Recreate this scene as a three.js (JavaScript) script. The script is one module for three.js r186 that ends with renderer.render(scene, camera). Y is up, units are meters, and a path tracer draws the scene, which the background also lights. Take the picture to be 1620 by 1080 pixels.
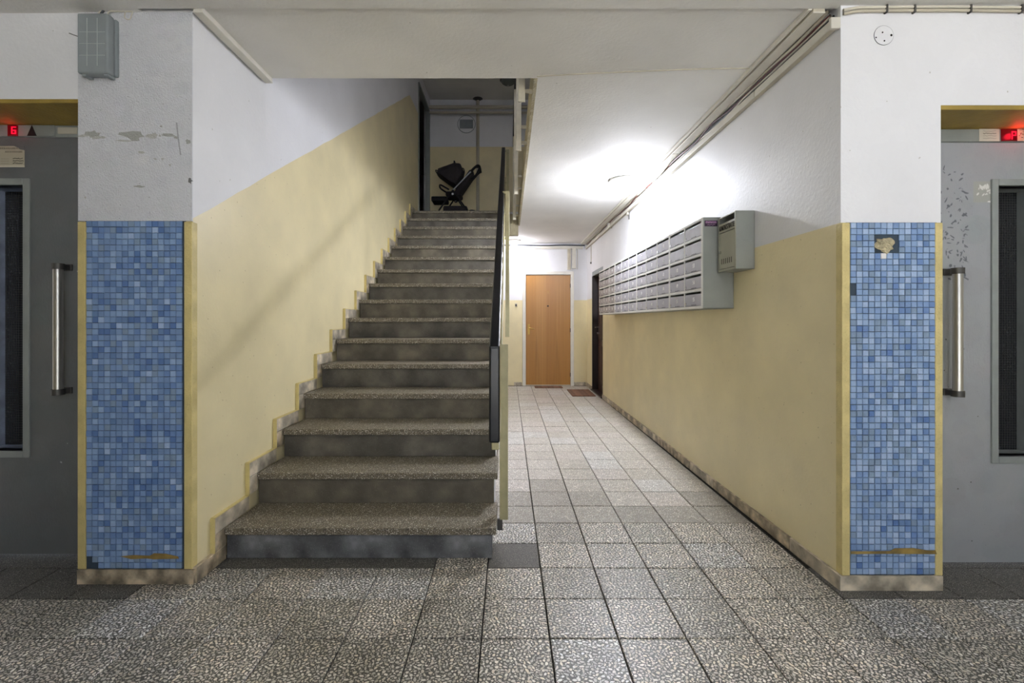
import * as THREE from 'three';
import { mergeGeometries } from 'three/addons/utils/BufferGeometryUtils.js';
import { RoundedBoxGeometry } from 'three/addons/geometries/RoundedBoxGeometry.js';
import { TextGeometry } from 'three/addons/geometries/TextGeometry.js';
import { RectAreaLightUniformsLib } from 'three/addons/lights/RectAreaLightUniformsLib.js';
import { FontLoader } from 'three/addons/loaders/FontLoader.js';

// ------------------------------------------------------------------ camera, light, exposure
const scene = new THREE.Scene();
scene.background = new THREE.Color().setRGB(0.9, 1.0, 1.2);      // overcast daylight, reaching the lobby only through the glazed entrance behind the viewpoint
const camera = new THREE.PerspectiveCamera(2 * Math.atan(540 / 758) * 180 / Math.PI, 1.5, 0.05, 60);
camera.position.set(0, 1.16, 0);
camera.lookAt(0, 1.16, -5);
camera.setViewOffset(1620, 1080, 6, 33, 1620, 1080);      // risen lens: verticals stay vertical
const sun = new THREE.DirectionalLight(0xf6f8ff, 42);        // added unseen sun, only on the pavement outside, to brighten the ceilings by bounce
sun.position.set(2, 15, 2); sun.target.position.set(0.5, 0, 8); sun.castShadow = true; sun.shadow.mapSize.set(2048, 2048);
Object.assign(sun.shadow.camera, { left: -14, right: 14, top: 14, bottom: -14, near: 0.5, far: 40 });
scene.add(sun, sun.target);
const renderer = new THREE.WebGLRenderer({ antialias: true });
renderer.toneMapping = THREE.LinearToneMapping;
renderer.toneMappingExposure = 1.5;
renderer.shadowMap.enabled = true;
RectAreaLightUniformsLib.init();
// lamps: [x, z, dome radius, candela all round, colour, candela straight down] of every ceiling lamp in the place
const LAMPS = {
  corridor: [1.13, -4.68, 0.145, 5.2, 0xeff3ff, 7.5],
  rear: [0.1, -8.2, 0.115, 1.2, 0xf6f4ff, 2.2],
  lobbyRight: [2.3, -0.75, 0.145, 0.35, 0xf0f4ff, 0.8],
  lobbyBack: [0.3, 1.3, 0.145, 2.2, 0xf0f4ff, 2.4],
  upper: [0.6, -2.5, 0.145, 1.5, 0xf2f4ff, 0.7],
};

// ------------------------------------------------------------------ small tools
let seed = 12345;
const rnd = () => { seed = (seed * 1664525 + 1013904223) >>> 0; return seed / 4294967296; };
const rr = (a, b) => a + (b - a) * rnd();
const used = {};
function numbered(n) { used[n] = (used[n] || 0) + 1; return used[n] === 1 ? n : `${n}_${String(used[n] - 1).padStart(3, '0')}`; }

function uvm(g, ox = 0, oy = 0) {                // box-projected uv in metres
  g = g.index ? g.toNonIndexed() : g;
  g.computeVertexNormals();
  const p = g.attributes.position, uv = new Float32Array(p.count * 2);
  const a = new THREE.Vector3(), b = new THREE.Vector3(), c = new THREE.Vector3();
  for (let i = 0; i < p.count; i += 3) {
    a.fromBufferAttribute(p, i); b.fromBufferAttribute(p, i + 1); c.fromBufferAttribute(p, i + 2);
    const n = b.clone().sub(a).cross(c.clone().sub(a));
    const X = Math.abs(n.x), Y = Math.abs(n.y), Z = Math.abs(n.z);
    for (let k = 0; k < 3; k++) {
      const x = p.getX(i + k), y = p.getY(i + k), z = p.getZ(i + k);
      let u, v;
      if (Y >= X && Y >= Z) { u = x; v = z; } else if (X >= Z) { u = z; v = y; } else { u = x; v = y; }
      uv[(i + k) * 2] = u + ox; uv[(i + k) * 2 + 1] = v + oy;
    }
  }
  g.setAttribute('uv', new THREE.BufferAttribute(uv, 2));
  return g;
}
function box(x0, x1, y0, y1, z0, z1) {
  const g = new THREE.BoxGeometry(Math.abs(x1 - x0), Math.abs(y1 - y0), Math.abs(z1 - z0));
  g.translate((x0 + x1) / 2, (y0 + y1) / 2, (z0 + z1) / 2);
  return uvm(g);
}
function rbox(x0, x1, y0, y1, z0, z1, r = 0.004, s = 2) {
  const g = new RoundedBoxGeometry(Math.abs(x1 - x0), Math.abs(y1 - y0), Math.abs(z1 - z0), s, r);
  g.translate((x0 + x1) / 2, (y0 + y1) / 2, (z0 + z1) / 2);
  const n = g.attributes.normal;
  const h = g.index ? g.toNonIndexed() : g.clone();
  const keep = h.attributes.normal.clone();
  const u = uvm(h); u.setAttribute('normal', keep);
  return u;
}
function tube(pts, r, seg = 40, rad = 8, tension = 0) {
  const c = tension ? new THREE.CatmullRomCurve3(pts.map(p => new THREE.Vector3(...p)), false, 'catmullrom', tension)
    : polyline(pts.map(p => new THREE.Vector3(...p)));
  return new THREE.TubeGeometry(c, seg, r, rad, false).toNonIndexed();
}
function polyline(v) {
  const path = new THREE.CurvePath();
  for (let i = 0; i + 1 < v.length; i++) path.add(new THREE.LineCurve3(v[i], v[i + 1]));
  return path;
}
function rod(a, b, r, rad = 10) {                // closed cylinder between two points
  const A = new THREE.Vector3(...a), B = new THREE.Vector3(...b), L = A.distanceTo(B);
  const g = new THREE.CylinderGeometry(r, r, L, rad);
  g.applyQuaternion(new THREE.Quaternion().setFromUnitVectors(new THREE.Vector3(0, 1, 0), B.clone().sub(A).normalize()));
  const m = A.add(B).multiplyScalar(0.5); g.translate(m.x, m.y, m.z);
  return g.toNonIndexed();
}
function bar(a, b, w, h) {                       // flat bar lying in a plane of constant x; w along x, h across
  const A = new THREE.Vector3(...a), B = new THREE.Vector3(...b), L = A.distanceTo(B);
  const g = new RoundedBoxGeometry(w, h, L, 2, Math.min(w, h) * 0.35);
  const dir = B.clone().sub(A).normalize();
  g.applyQuaternion(new THREE.Quaternion().setFromUnitVectors(new THREE.Vector3(0, 0, -1), dir));
  const m = A.add(B).multiplyScalar(0.5); g.translate(m.x, m.y, m.z);
  return g.index ? g.toNonIndexed() : g;
}
function extrudeX(pts, x0, x1) {                 // profile in (depth, height), thickness along x
  const s = new THREE.Shape(pts.map(p => new THREE.Vector2(...p)));
  const g = new THREE.ExtrudeGeometry(s, { depth: x1 - x0, bevelEnabled: false });
  g.rotateY(Math.PI / 2); g.translate(x0, 0, 0);
  return uvm(g);
}
function slabPiece(w, l, h, c, ou = 0, ov = 0, turn = 0) {   // flat piece, chamfered top at y = 0, centred
  const W = w / 2, L = l / 2, q = [];
  const ring = (x, z, y) => [[-x, y, -z], [x, y, -z], [x, y, z], [-x, y, z]];
  const t = ring(W - c, L - c, 0), m = ring(W, L, -c), b = ring(W, L, -h);
  const tri = (a, b2, c2) => q.push(...a, ...b2, ...c2);
  tri(t[0], t[2], t[1]); tri(t[0], t[3], t[2]);
  for (const [A, B] of [[t, m], [m, b]]) for (let i = 0; i < 4; i++) { const j = (i + 1) % 4; tri(A[i], A[j], B[j]); tri(A[i], B[j], B[i]); }
  const g = new THREE.BufferGeometry();
  g.setAttribute('position', new THREE.Float32BufferAttribute(q, 3));
  const r = uvm(g), uv = r.attributes.uv, cs = Math.cos(turn), sn = Math.sin(turn);
  for (let i = 0; i < uv.count; i++) { const u = uv.getX(i), v = uv.getY(i); uv.setXY(i, u * cs - v * sn + ou, u * sn + v * cs + ov); }
  return r;
}
function merge(list) {
  return mergeGeometries(list.map(g => {
    g = g.index ? g.toNonIndexed() : g;
    const o = new THREE.BufferGeometry();
    o.setAttribute('position', g.attributes.position); o.setAttribute('normal', g.attributes.normal);
    o.setAttribute('uv', g.attributes.uv || new THREE.BufferAttribute(new Float32Array(g.attributes.position.count * 2), 2));
    return o;
  }));
}
function part(name, geo, mat, parent) {
  const m = new THREE.Mesh(Array.isArray(geo) ? merge(geo) : geo, mat);
  m.name = name; m.castShadow = m.receiveShadow = true;
  parent.add(m); return m;
}
function tag(o, label, category, group) { o.userData.label = label; o.userData.category = category; if (group) o.userData.group = group; return o; }
function thing(name, label, category, at = [0, 0, 0], group) {
  const g = new THREE.Group(); g.name = numbered(name); g.position.set(...at); scene.add(g);
  return tag(g, label, category, group);
}
function single(name, geo, mat, label, category, at = [0, 0, 0], group) {
  const m = part(numbered(name), geo, mat, scene); m.position.set(...at);
  return tag(m, label, category, group);
}
function structure(name, label, category) {
  const g = new THREE.Group(); g.name = name; g.userData.kind = 'structure'; scene.add(g);
  return tag(g, label, category);
}

// ------------------------------------------------------------------ textures
function noiseField(n, octaves, s0, sd) {        // tileable value noise, 0..1
  let s = sd; const R = () => { s = (s * 1664525 + 1013904223) >>> 0; return s / 4294967296; };
  const out = new Float32Array(n * n); let amp = 1, tot = 0;
  for (let o = 0, c = s0; o < octaves; o++, c *= 2, amp *= 0.55) {
    const cells = Math.min(c, n), grid = new Float32Array(cells * cells).map(() => R());
    for (let y = 0; y < n; y++) {
      const fy = y / n * cells, iy = Math.floor(fy), ty = fy - iy, sy = ty * ty * (3 - 2 * ty), r0 = (iy % cells) * cells, r1 = ((iy + 1) % cells) * cells;
      for (let x = 0; x < n; x++) {
        const fx = x / n * cells, ix = Math.floor(fx), tx = fx - ix, sx = tx * tx * (3 - 2 * tx), a = ix % cells, b = (ix + 1) % cells;
        out[y * n + x] += amp * ((grid[r0 + a] * (1 - sx) + grid[r0 + b] * sx) * (1 - sy) + (grid[r1 + a] * (1 - sx) + grid[r1 + b] * sx) * sy);
      }
    }
    tot += amp;
  }
  for (let i = 0; i < out.length; i++) out[i] /= tot;
  return out;
}
function dataTex(n, fn, metres, srgb = true) {
  const d = new Uint8Array(n * n * 4);
  for (let i = 0; i < n * n; i++) { const c = fn(i % n, Math.floor(i / n), i); d[i * 4] = c[0]; d[i * 4 + 1] = c[1]; d[i * 4 + 2] = c[2]; d[i * 4 + 3] = 255; }
  const t = new THREE.DataTexture(d, n, n);
  t.wrapS = t.wrapT = THREE.RepeatWrapping; t.magFilter = THREE.LinearFilter; t.minFilter = THREE.LinearMipmapLinearFilter; t.generateMipmaps = true;
  t.repeat.set(1 / metres, 1 / metres);
  if (srgb) t.colorSpace = THREE.SRGBColorSpace;
  t.needsUpdate = true; return t;
}
const clampB = v => Math.max(0, Math.min(255, v));
const N1 = noiseField(512, 5, 6, 7), N2 = noiseField(512, 4, 48, 21), N3 = noiseField(512, 6, 3, 99);
const grey = (v) => [clampB(v), clampB(v), clampB(v)];
const plasterBump = dataTex(512, (x, y, i) => grey(255 * (0.45 * N1[i] + 0.55 * N2[i])), 0.6, false);
const grainBump = dataTex(512, (x, y, i) => grey(255 * N2[i]), 0.28, false);
function mottled(hex, amp, metres, sp = 0, spHex = 0x6b5b3a) {     // paint colour with patches and specks
  const c = new THREE.Color(hex), k = new THREE.Color(spHex), s = [c.r, c.g, c.b];
  const col = [0, 1, 2].map(j => Math.pow(s[j], 1 / 2.2) * 255), spc = [k.r, k.g, k.b].map(v => Math.pow(v, 1 / 2.2) * 255);
  let q = 77; const R = () => { q = (q * 1664525 + 1013904223) >>> 0; return q / 4294967296; };
  const specks = new Uint8Array(512 * 512);
  for (let i = 0; i < sp; i++) { const x = R() * 512 | 0, y = R() * 512 | 0, w = 1 + (R() * 2 | 0); for (let a = 0; a < w; a++) specks[((y + a) % 512) * 512 + (x + (R() * 2 | 0)) % 512] = 1; }
  return dataTex(512, (x, y, i) => { const f = 1 + amp * ((N1[i] - 0.5) * 1.2 + (N3[i] - 0.5) * 1.6); return specks[i] ? spc : col.map(v => clampB(v * f)); }, metres);
}
function canvasTex(w, h, draw) {
  const c = document.createElement('canvas'); c.width = w; c.height = h;
  draw(c.getContext('2d'), w, h);
  const t = new THREE.CanvasTexture(c); t.colorSpace = THREE.SRGBColorSpace; return t;
}
function terrazzo(size, metres, ground, chips, lo, hi, count) {
  const t = canvasTex(size, size, (x) => {
    const img = x.createImageData(size, size), g = ground;
    for (let i = 0; i < size * size; i++) {
      const u = (i % size) / size * 512 | 0, v = Math.floor(i / size) / size * 512 | 0, f = 0.72 + 0.4 * N2[v * 512 + u] + 0.16 * N1[v * 512 + u];
      img.data[i * 4] = clampB(g[0] * f); img.data[i * 4 + 1] = clampB(g[1] * f); img.data[i * 4 + 2] = clampB(g[2] * f); img.data[i * 4 + 3] = 255;
    }
    x.putImageData(img, 0, 0);
    const px = size / metres, cell = hi * px * 1.2, nc = Math.floor(size / cell), grid = Array.from({ length: nc * nc }, () => []);
    const radii = Array.from({ length: count }, () => (lo + (hi - lo) * Math.pow(rnd(), 1.7)) * px / 2).sort((a, b) => b - a);
    for (const r of radii) {
      let cx, cy, ok = false;
      for (let t = 0; t < 12 && !ok; t++) {
        cx = rnd() * size; cy = rnd() * size; ok = true;
        const gx = Math.floor(cx / size * nc), gy = Math.floor(cy / size * nc);
        for (let a = -1; a <= 1 && ok; a++) for (let b = -1; b <= 1 && ok; b++) for (const q of grid[((gy + b + nc) % nc) * nc + (gx + a + nc) % nc]) { const dx = q[0] - cx, dy = q[1] - cy, m = (q[2] + r) * 0.95 + 0.6; if (dx * dx + dy * dy < m * m) { ok = false; break; } }
        if (ok) grid[gy * nc + gx].push([cx, cy, r]);
      }
      if (!ok) continue;
      const an = rnd() * 6.28, el = rr(1, 1.5), k = 5 + (rnd() * 3 | 0);
      const col = chips[rnd() * chips.length | 0], f = rr(0.82, 1.08);
      x.fillStyle = `rgb(${clampB(col[0] * f) | 0},${clampB(col[1] * f) | 0},${clampB(col[2] * f) | 0})`;
      const pts = [];
      for (let j = 0; j < k; j++) { const a = j / k * 6.283 + rr(-0.25, 0.25), q = r * rr(0.75, 1.1); const ex = Math.cos(a) * q * el, ey = Math.sin(a) * q / el; pts.push([ex * Math.cos(an) - ey * Math.sin(an), ex * Math.sin(an) + ey * Math.cos(an)]); }
      for (const ox of cx < 20 ? [0, size] : cx > size - 20 ? [0, -size] : [0]) for (const oy of cy < 20 ? [0, size] : cy > size - 20 ? [0, -size] : [0]) {
        x.beginPath(); pts.forEach((p, j) => j ? x.lineTo(cx + ox + p[0], cy + oy + p[1]) : x.moveTo(cx + ox + p[0], cy + oy + p[1])); x.closePath(); x.fill();
      }
    }
  });
  t.wrapS = t.wrapT = THREE.RepeatWrapping; t.repeat.set(1 / metres, 1 / metres); return t;
}
const std = (o) => new THREE.MeshStandardMaterial(o);
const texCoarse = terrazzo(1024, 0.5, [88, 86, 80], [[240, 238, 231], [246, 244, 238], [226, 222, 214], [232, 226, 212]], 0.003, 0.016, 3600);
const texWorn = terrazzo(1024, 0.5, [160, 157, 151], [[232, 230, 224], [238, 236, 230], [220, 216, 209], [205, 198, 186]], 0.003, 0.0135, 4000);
const texFine = terrazzo(1024, 0.4, [72, 70, 65], [[150, 147, 140], [168, 164, 156], [124, 119, 110]], 0.0014, 0.006, 6500);
const texTread = terrazzo(1024, 0.4, [98, 90, 74], [[214, 207, 190], [228, 222, 208], [176, 167, 148], [140, 128, 106]], 0.0016, 0.0075, 4200);
const M = {
  white: std({ map: mottled(0xe6e6e8, 0.035, 1.7, 30, 0xa8a49a), roughness: 0.55, bumpMap: plasterBump, bumpScale: 0.0014 }),
  ceiling: std({ map: mottled(0xe8e6e2, 0.05, 2.1, 20, 0x9a968c), roughness: 0.75, bumpMap: plasterBump, bumpScale: 0.002 }),
  yellow: std({ map: mottled(0xe7dab0, 0.06, 1.3, 60, 0x8d7a48), roughness: 0.36, bumpMap: plasterBump, bumpScale: 0.0012 }),
  edge: std({ map: mottled(0xd0bf82, 0.12, 0.4, 500, 0x4a4230), roughness: 0.5, bumpMap: grainBump, bumpScale: 0.002 }),
  ochre: std({ map: mottled(0x9d8437, 0.16, 0.5, 120, 0x5a4620), roughness: 0.6, bumpMap: plasterBump, bumpScale: 0.004 }),
  beige: std({ map: mottled(0xb3a98a, 0.14, 0.5, 300, 0x6a6048), roughness: 0.7, bumpMap: grainBump, bumpScale: 0.006 }),
  grout: std({ map: mottled(0x33424f, 0.2, 0.3), roughness: 0.9 }),
  joint: std({ map: mottled(0x2b2824, 0.2, 0.4), roughness: 0.95 }),
  concrete: std({ map: mottled(0x665f51, 0.4, 0.55, 500, 0xb8b2a2), roughness: 0.62, bumpMap: grainBump, bumpScale: 0.001 }),
  concreteB: std({ map: mottled(0x5e594f, 0.45, 0.62, 700, 0xb0aca0), roughness: 0.62, bumpMap: grainBump, bumpScale: 0.001 }),
  riserFirst: std({ map: mottled(0x646566, 0.6, 0.5, 900, 0xc2c6cc), roughness: 0.55, bumpMap: grainBump, bumpScale: 0.001 }),
  marble: std({ map: mottled(0xb9ae9a, 0.5, 0.33, 260, 0x5c4f3c), roughness: 0.45 }),
  marbleB: std({ map: mottled(0xa89a83, 0.62, 0.27, 500, 0x4c4030), roughness: 0.45 }),
  tread: std({ map: texTread, roughness: 0.5, bumpMap: grainBump, bumpScale: 0.0006 }),
  fine: std({ map: texFine, roughness: 0.6 }),
  pvc: std({ map: mottled(0xd8d4c8, 0.05, 0.4, 60, 0x8d8674), roughness: 0.5 }),
  pvcOld: std({ map: mottled(0xc3bba8, 0.1, 0.4, 90, 0x7a705c), roughness: 0.55 }),
  rail: std({ map: mottled(0xb3ab82, 0.12, 0.3, 200, 0x5f5840), roughness: 0.45 }),
  railUp: std({ map: mottled(0xcfc8b4, 0.1, 0.3, 100, 0x7f775f), roughness: 0.5 }),
  black: std({ color: 0x0c0e16, roughness: 0.28 }),
  blackSoft: std({ color: 0x17171a, roughness: 0.8 }),
  dark: std({ color: 0x0d0d0e, roughness: 0.7 }),
  hole: std({ color: 0x1c1815, roughness: 0.9 }),
  cableGrey: std({ color: 0x4c5058, roughness: 0.55 }),
  cableRed: std({ color: 0x5a2420, roughness: 0.55 }),
  cableWhite: std({ color: 0xcfc9ba, roughness: 0.5 }),
  steel: std({ color: 0xb5b3ad, roughness: 0.32, metalness: 0.85 }),
  cast: std({ color: 0x55534f, roughness: 0.5, metalness: 0.5 }),
  brass: std({ color: 0xb08d4a, roughness: 0.3, metalness: 0.9 }),
  chrome: std({ color: 0xd8d8d8, roughness: 0.18, metalness: 1 }),
  frameGrey: std({ map: mottled(0x8e938f, 0.08, 0.4, 60, 0x55585a), roughness: 0.45 }),
  boxGrey: std({ map: mottled(0x8f9698, 0.05, 0.3), roughness: 0.5 }),
  gridGrey: std({ color: 0xb0b6b6, roughness: 0.5 }),
  mailBody: std({ map: mottled(0x9ea29c, 0.05, 0.5, 20, 0xb8bab4), roughness: 0.42 }),
  mailEdge: std({ map: mottled(0xd3d3cc, 0.04, 0.5), roughness: 0.4 }),
  mailDoor: std({ map: mottled(0xa2a0a6, 0.06, 0.5), roughness: 0.48 }),
  mailDoorB: std({ map: mottled(0x9a9088, 0.06, 0.5), roughness: 0.48 }),
  mailDoorC: std({ map: mottled(0xb8b9c0, 0.07, 0.3, 60, 0xc8c8cc), roughness: 0.45 }),
  admin: std({ map: mottled(0xa7a695, 0.04, 0.5), roughness: 0.4 }),
  num: std({ color: 0xe8e8e4, roughness: 0.6 }),
  ink: std({ color: 0x24211e, roughness: 0.8 }),
  paper: std({ color: 0xbdb8a8, roughness: 0.8 }),
  brown: std({ map: mottled(0x2a1a16, 0.25, 0.4), roughness: 0.4 }),
  brownLeaf: std({ map: mottled(0x3a211a, 0.3, 0.3, 200, 0x6a4a3a), roughness: 0.35 }),
  mat: std({ map: mottled(0x7d5a44, 0.35, 0.2, 3000, 0x4a3020), roughness: 1, bumpMap: grainBump, bumpScale: 0.008 }),
  glassDark: new THREE.MeshPhysicalMaterial({ color: 0x26282a, roughness: 0.15, clearcoat: 0.4 }),
  plaster: std({ map: mottled(0xb9ae8e, 0.3, 0.12, 900, 0x7d725a), roughness: 1, bumpMap: grainBump, bumpScale: 0.006 }),
  tape: std({ map: mottled(0x927a3e, 0.3, 0.2, 300, 0x5c4a24), roughness: 0.8 }),
  fabric: std({ map: mottled(0x2c282c, 0.2, 0.2), roughness: 0.95 }),
  alu: std({ color: 0xcfd2d6, roughness: 0.3, metalness: 0.9 }),
  pane: new THREE.MeshPhysicalMaterial({ color: 0xffffff, transmission: 1, thickness: 0, roughness: 0, ior: 1.5 }),
  pavement: std({ map: mottled(0xb8b5ac, 0.15, 1.5), roughness: 0.9 }),
  lampBase: std({ color: 0xe4e2dc, roughness: 0.4 }),
  lampOff: std({ color: 0x6f7470, roughness: 0.25 }),
};
M.woodDoor = std({ roughness: 0.38, map: canvasTex(512, 1024, (x, w, h) => {
  x.fillStyle = '#ab7836'; x.fillRect(0, 0, w, h);
  const panels = [[0, 0.23], [0.23, 0.45], [0.45, 0.65], [0.65, 1]];
  panels.forEach(([a, b], k) => { x.fillStyle = ['#aa7632', '#b07e3c', '#a87434', '#ad7a38'][k]; x.fillRect(a * w, 0, (b - a) * w, h); });
  for (let i = 0; i < 900; i++) {
    const bx = rnd() * w, a = rr(0.03, 0.14), L = rr(0.2, 1) * h, y0 = rr(-0.2, 0.9) * h;
    x.strokeStyle = rnd() < 0.6 ? `rgba(110,66,20,${a})` : `rgba(225,175,110,${a})`; x.lineWidth = rr(0.5, 2.2);
    x.beginPath(); x.moveTo(bx, y0); x.bezierCurveTo(bx + rr(-6, 6), y0 + L * 0.3, bx + rr(-6, 6), y0 + L * 0.7, bx + rr(-4, 4), y0 + L); x.stroke();
  }
  for (const cx of [0.24, 0.7]) for (let k = 0; k < 7; k++) {           // cathedral figure at the foot of two veneers
    x.strokeStyle = `rgba(95,55,15,${0.3 - k * 0.025})`; x.lineWidth = 2; const hw = 6 + k * 9, top = h * (0.7 - k * 0.03);
    x.beginPath(); x.moveTo(cx * w - hw, h); x.quadraticCurveTo(cx * w - hw * 0.3, h * 0.82, cx * w, top); x.quadraticCurveTo(cx * w + hw * 0.3, h * 0.82, cx * w + hw, h); x.stroke();
  }
}) });
function blob(x, cx, cy, r, col, k = 9, el = 1, an = 0) {
  x.fillStyle = col; x.beginPath();
  for (let j = 0; j < k; j++) { const a = j / k * 6.283, q = r * rr(0.55, 1.15), ex = Math.cos(a) * q * el, ey = Math.sin(a) * q / el; const px = cx + ex * Math.cos(an) - ey * Math.sin(an), py = cy + ex * Math.sin(an) + ey * Math.cos(an); j ? x.lineTo(px, py) : x.moveTo(px, py); }
  x.closePath(); x.fill();
}
const FULL = (g) => { // planar 0..1 uv over the xy extent
  g.computeBoundingBox(); const b = g.boundingBox, p = g.attributes.position, uv = g.attributes.uv;
  for (let i = 0; i < p.count; i++) uv.setXY(i, (p.getX(i) - b.min.x) / (b.max.x - b.min.x), (p.getY(i) - b.min.y) / (b.max.y - b.min.y));
  return g;
};

// ------------------------------------------------------------------ main measures (metres; depth d means z = -d)
const XL = -1.395;                 // stair wall
const DL = 2.12, DR = 2.069;       // pillar fronts
const XR = 1.436, TH = 0.0048;     // right wall and its slight turn
const DB = 8.55;                   // back wall
const CE = 2.535, CL = 2.52, FL2 = 2.725, CE2 = 5.1;
const DADO = 1.6, DADOR = 1.583;
const rwx = (d) => XR - TH * (d - DR);
function onRight(o, d, y = 0, out = 0) { o.position.set(rwx(d) - out, y, -d); o.rotation.y = TH; return o; }

// ------------------------------------------------------------------ floor
{
  const floor = structure('floor', 'grey terrazzo tile floor with white stone chips', 'floor');
  part('floor_bed', box(-4.3, 4.3, -0.2, -0.012, 2.3, -8.7), M.joint, floor);
  const S = 0.25, X0 = 0.152;
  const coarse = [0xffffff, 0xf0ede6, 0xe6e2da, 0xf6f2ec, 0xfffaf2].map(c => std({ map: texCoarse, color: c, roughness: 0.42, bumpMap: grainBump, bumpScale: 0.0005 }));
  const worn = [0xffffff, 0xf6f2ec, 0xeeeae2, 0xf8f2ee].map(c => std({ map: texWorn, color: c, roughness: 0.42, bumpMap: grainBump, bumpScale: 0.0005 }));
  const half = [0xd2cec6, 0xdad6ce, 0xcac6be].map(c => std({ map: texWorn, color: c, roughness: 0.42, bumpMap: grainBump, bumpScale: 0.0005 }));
  const fine = [0xffffff, 0xd8d4cc].map(c => std({ map: texFine, color: c, roughness: 0.5 }));
  const geo = []; for (let i = 0; i < 10; i++) geo.push(slabPiece(S - 0.0056, S - 0.0056, 0.02, 0.002, rnd(), rnd(), (i % 4) * Math.PI / 2));
  let n = 0; const rest = [], restFine = [];
  const cells = [];
  for (let i = -17; i <= 16; i++) for (let k = -9; k <= 34; k++) {
    const xc = X0 + (i + 0.5) * S, d0 = k * S, dc = d0 + S / 2;
    if (xc < -4.2 || xc > 4.2) continue;
    const inLobby = dc < 2.0, front = dc > 2.0 && dc < 2.25;
    if (dc > 8.6) continue;
    if (!inLobby && !front && (xc > 1.5 || xc < -0.4)) continue;
    if (front && Math.abs(xc) > 2.9) continue;
    cells.push([xc, dc, front && (xc > 1.5 || xc < -1.5)]);
  }
  const vis = ([x, d]) => (d > 1.4 && Math.abs(x) < d * 1.12 + 0.15) ? 0 : 1;
  cells.sort((a, b) => vis(a) - vis(b) || a[1] - b[1]);
  for (const [xc, dc, fineRow] of cells) {
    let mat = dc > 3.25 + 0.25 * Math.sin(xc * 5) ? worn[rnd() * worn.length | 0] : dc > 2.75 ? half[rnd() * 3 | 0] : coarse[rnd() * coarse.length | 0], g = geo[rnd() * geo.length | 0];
    const patch = xc > -0.1 && xc < 0.15 && dc > 2.25 && dc < 2.6;
    if (fineRow) mat = fine[0]; if (patch) mat = fine[1];
    const dy = rr(-0.0012, 0.0012);
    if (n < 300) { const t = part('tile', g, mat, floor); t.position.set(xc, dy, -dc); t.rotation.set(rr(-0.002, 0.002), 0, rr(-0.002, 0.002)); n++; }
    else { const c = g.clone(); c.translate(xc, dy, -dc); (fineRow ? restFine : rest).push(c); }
  }
  if (rest.length) { const m = part('tile_field', rest, coarse[1], floor); m.userData.kind = 'stuff'; }
  if (restFine.length) { const m = part('fine_tile_field', restFine, fine[0], floor); m.userData.kind = 'stuff'; }
  // poured fine terrazzo between the tiles and the lift thresholds and under the first step
  part('threshold', box(-2.9, -1.39, -0.012, -0.001, -2.252, -2.6), M.fine, floor);
  part('threshold', box(1.43, 2.9, -0.012, -0.001, -2.252, -2.6), M.fine, floor);
  part('stair_foot', box(-1.39, -0.35, -0.012, -0.001, -2.252, -2.6), M.fine, floor);
}

// ------------------------------------------------------------------ left wall along the stairs
{
  const w = structure('wall_left', 'stair wall painted pale yellow below a rising line and white above', 'wall');
  const N = 40, line = [];
  for (let i = 0; i <= N; i++) { const t = i / N; line.push([DL + (6.78 - DL) * t, 1.613 + (4.353 - 1.613) * t + (i % N ? rr(-0.004, 0.004) : 0)]); }
  const x0 = -1.62, x1 = XL;
  part('yellow_paint', extrudeX([[DL, 0], [7.45, 0], [7.45, 4.365], ...line.slice().reverse()], x0, x1), M.yellow, w);
  part('white_paint', extrudeX([...line, [7.45, 4.365], [7.45, CE2], [DL, CE2]], x0, x1), M.white, w);
  part('yellow_paint', extrudeX([[7.45, 0], [DB, 0], [DB, FL2], [7.45, FL2]], -1.45, x1), M.yellow, w);
  part('white_paint', extrudeX([[7.45, 4.86], [8.46, 4.86], [8.46, FL2], [DB, FL2], [DB, CE2], [7.45, CE2]], -1.45, x1), M.white, w);
  const d = structure('door_5', 'open doorway to an unlit room in the stair wall at the top of the stairs', 'door');
  part('jamb', rbox(-1.455, XL + 0.012, FL2, 4.86, -7.43, -7.47, 0.003), M.frameGrey, d);
  part('jamb', rbox(-1.455, XL + 0.012, FL2, 4.86, -8.44, -8.48, 0.003), M.frameGrey, d);
  part('head', rbox(-1.455, XL + 0.012, 4.84, 4.88, -7.47, -8.44, 0.003), M.frameGrey, d);
  const rm = structure('wall_upper_room', 'walls of the unlit room beyond the upper doorway', 'wall');
  part('far_wall', box(-6.4, -6.25, FL2 - 0.1, CE2, -5.0, -13.15), M.white, rm);
  part('side_wall', box(-6.25, -1.45, FL2 - 0.1, CE2, -13, -13.15), M.white, rm);
  part('side_wall', box(-6.25, -1.62, FL2 - 0.1, CE2, -5.0, -5.15), M.white, rm);
  part('door_side_wall', box(-1.5, -1.45, FL2 - 0.1, CE2, -8.55, -13), M.white, rm);
  part('room_floor', box(-6.25, -1.45, FL2 - 0.1, FL2 - 0.002, -5.15, -13), M.tread, rm);
  part('room_ceiling', box(-6.4, -1.45, CE2, CE2 + 0.12, -5.0, -13.15), M.ceiling, rm);
}

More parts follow.
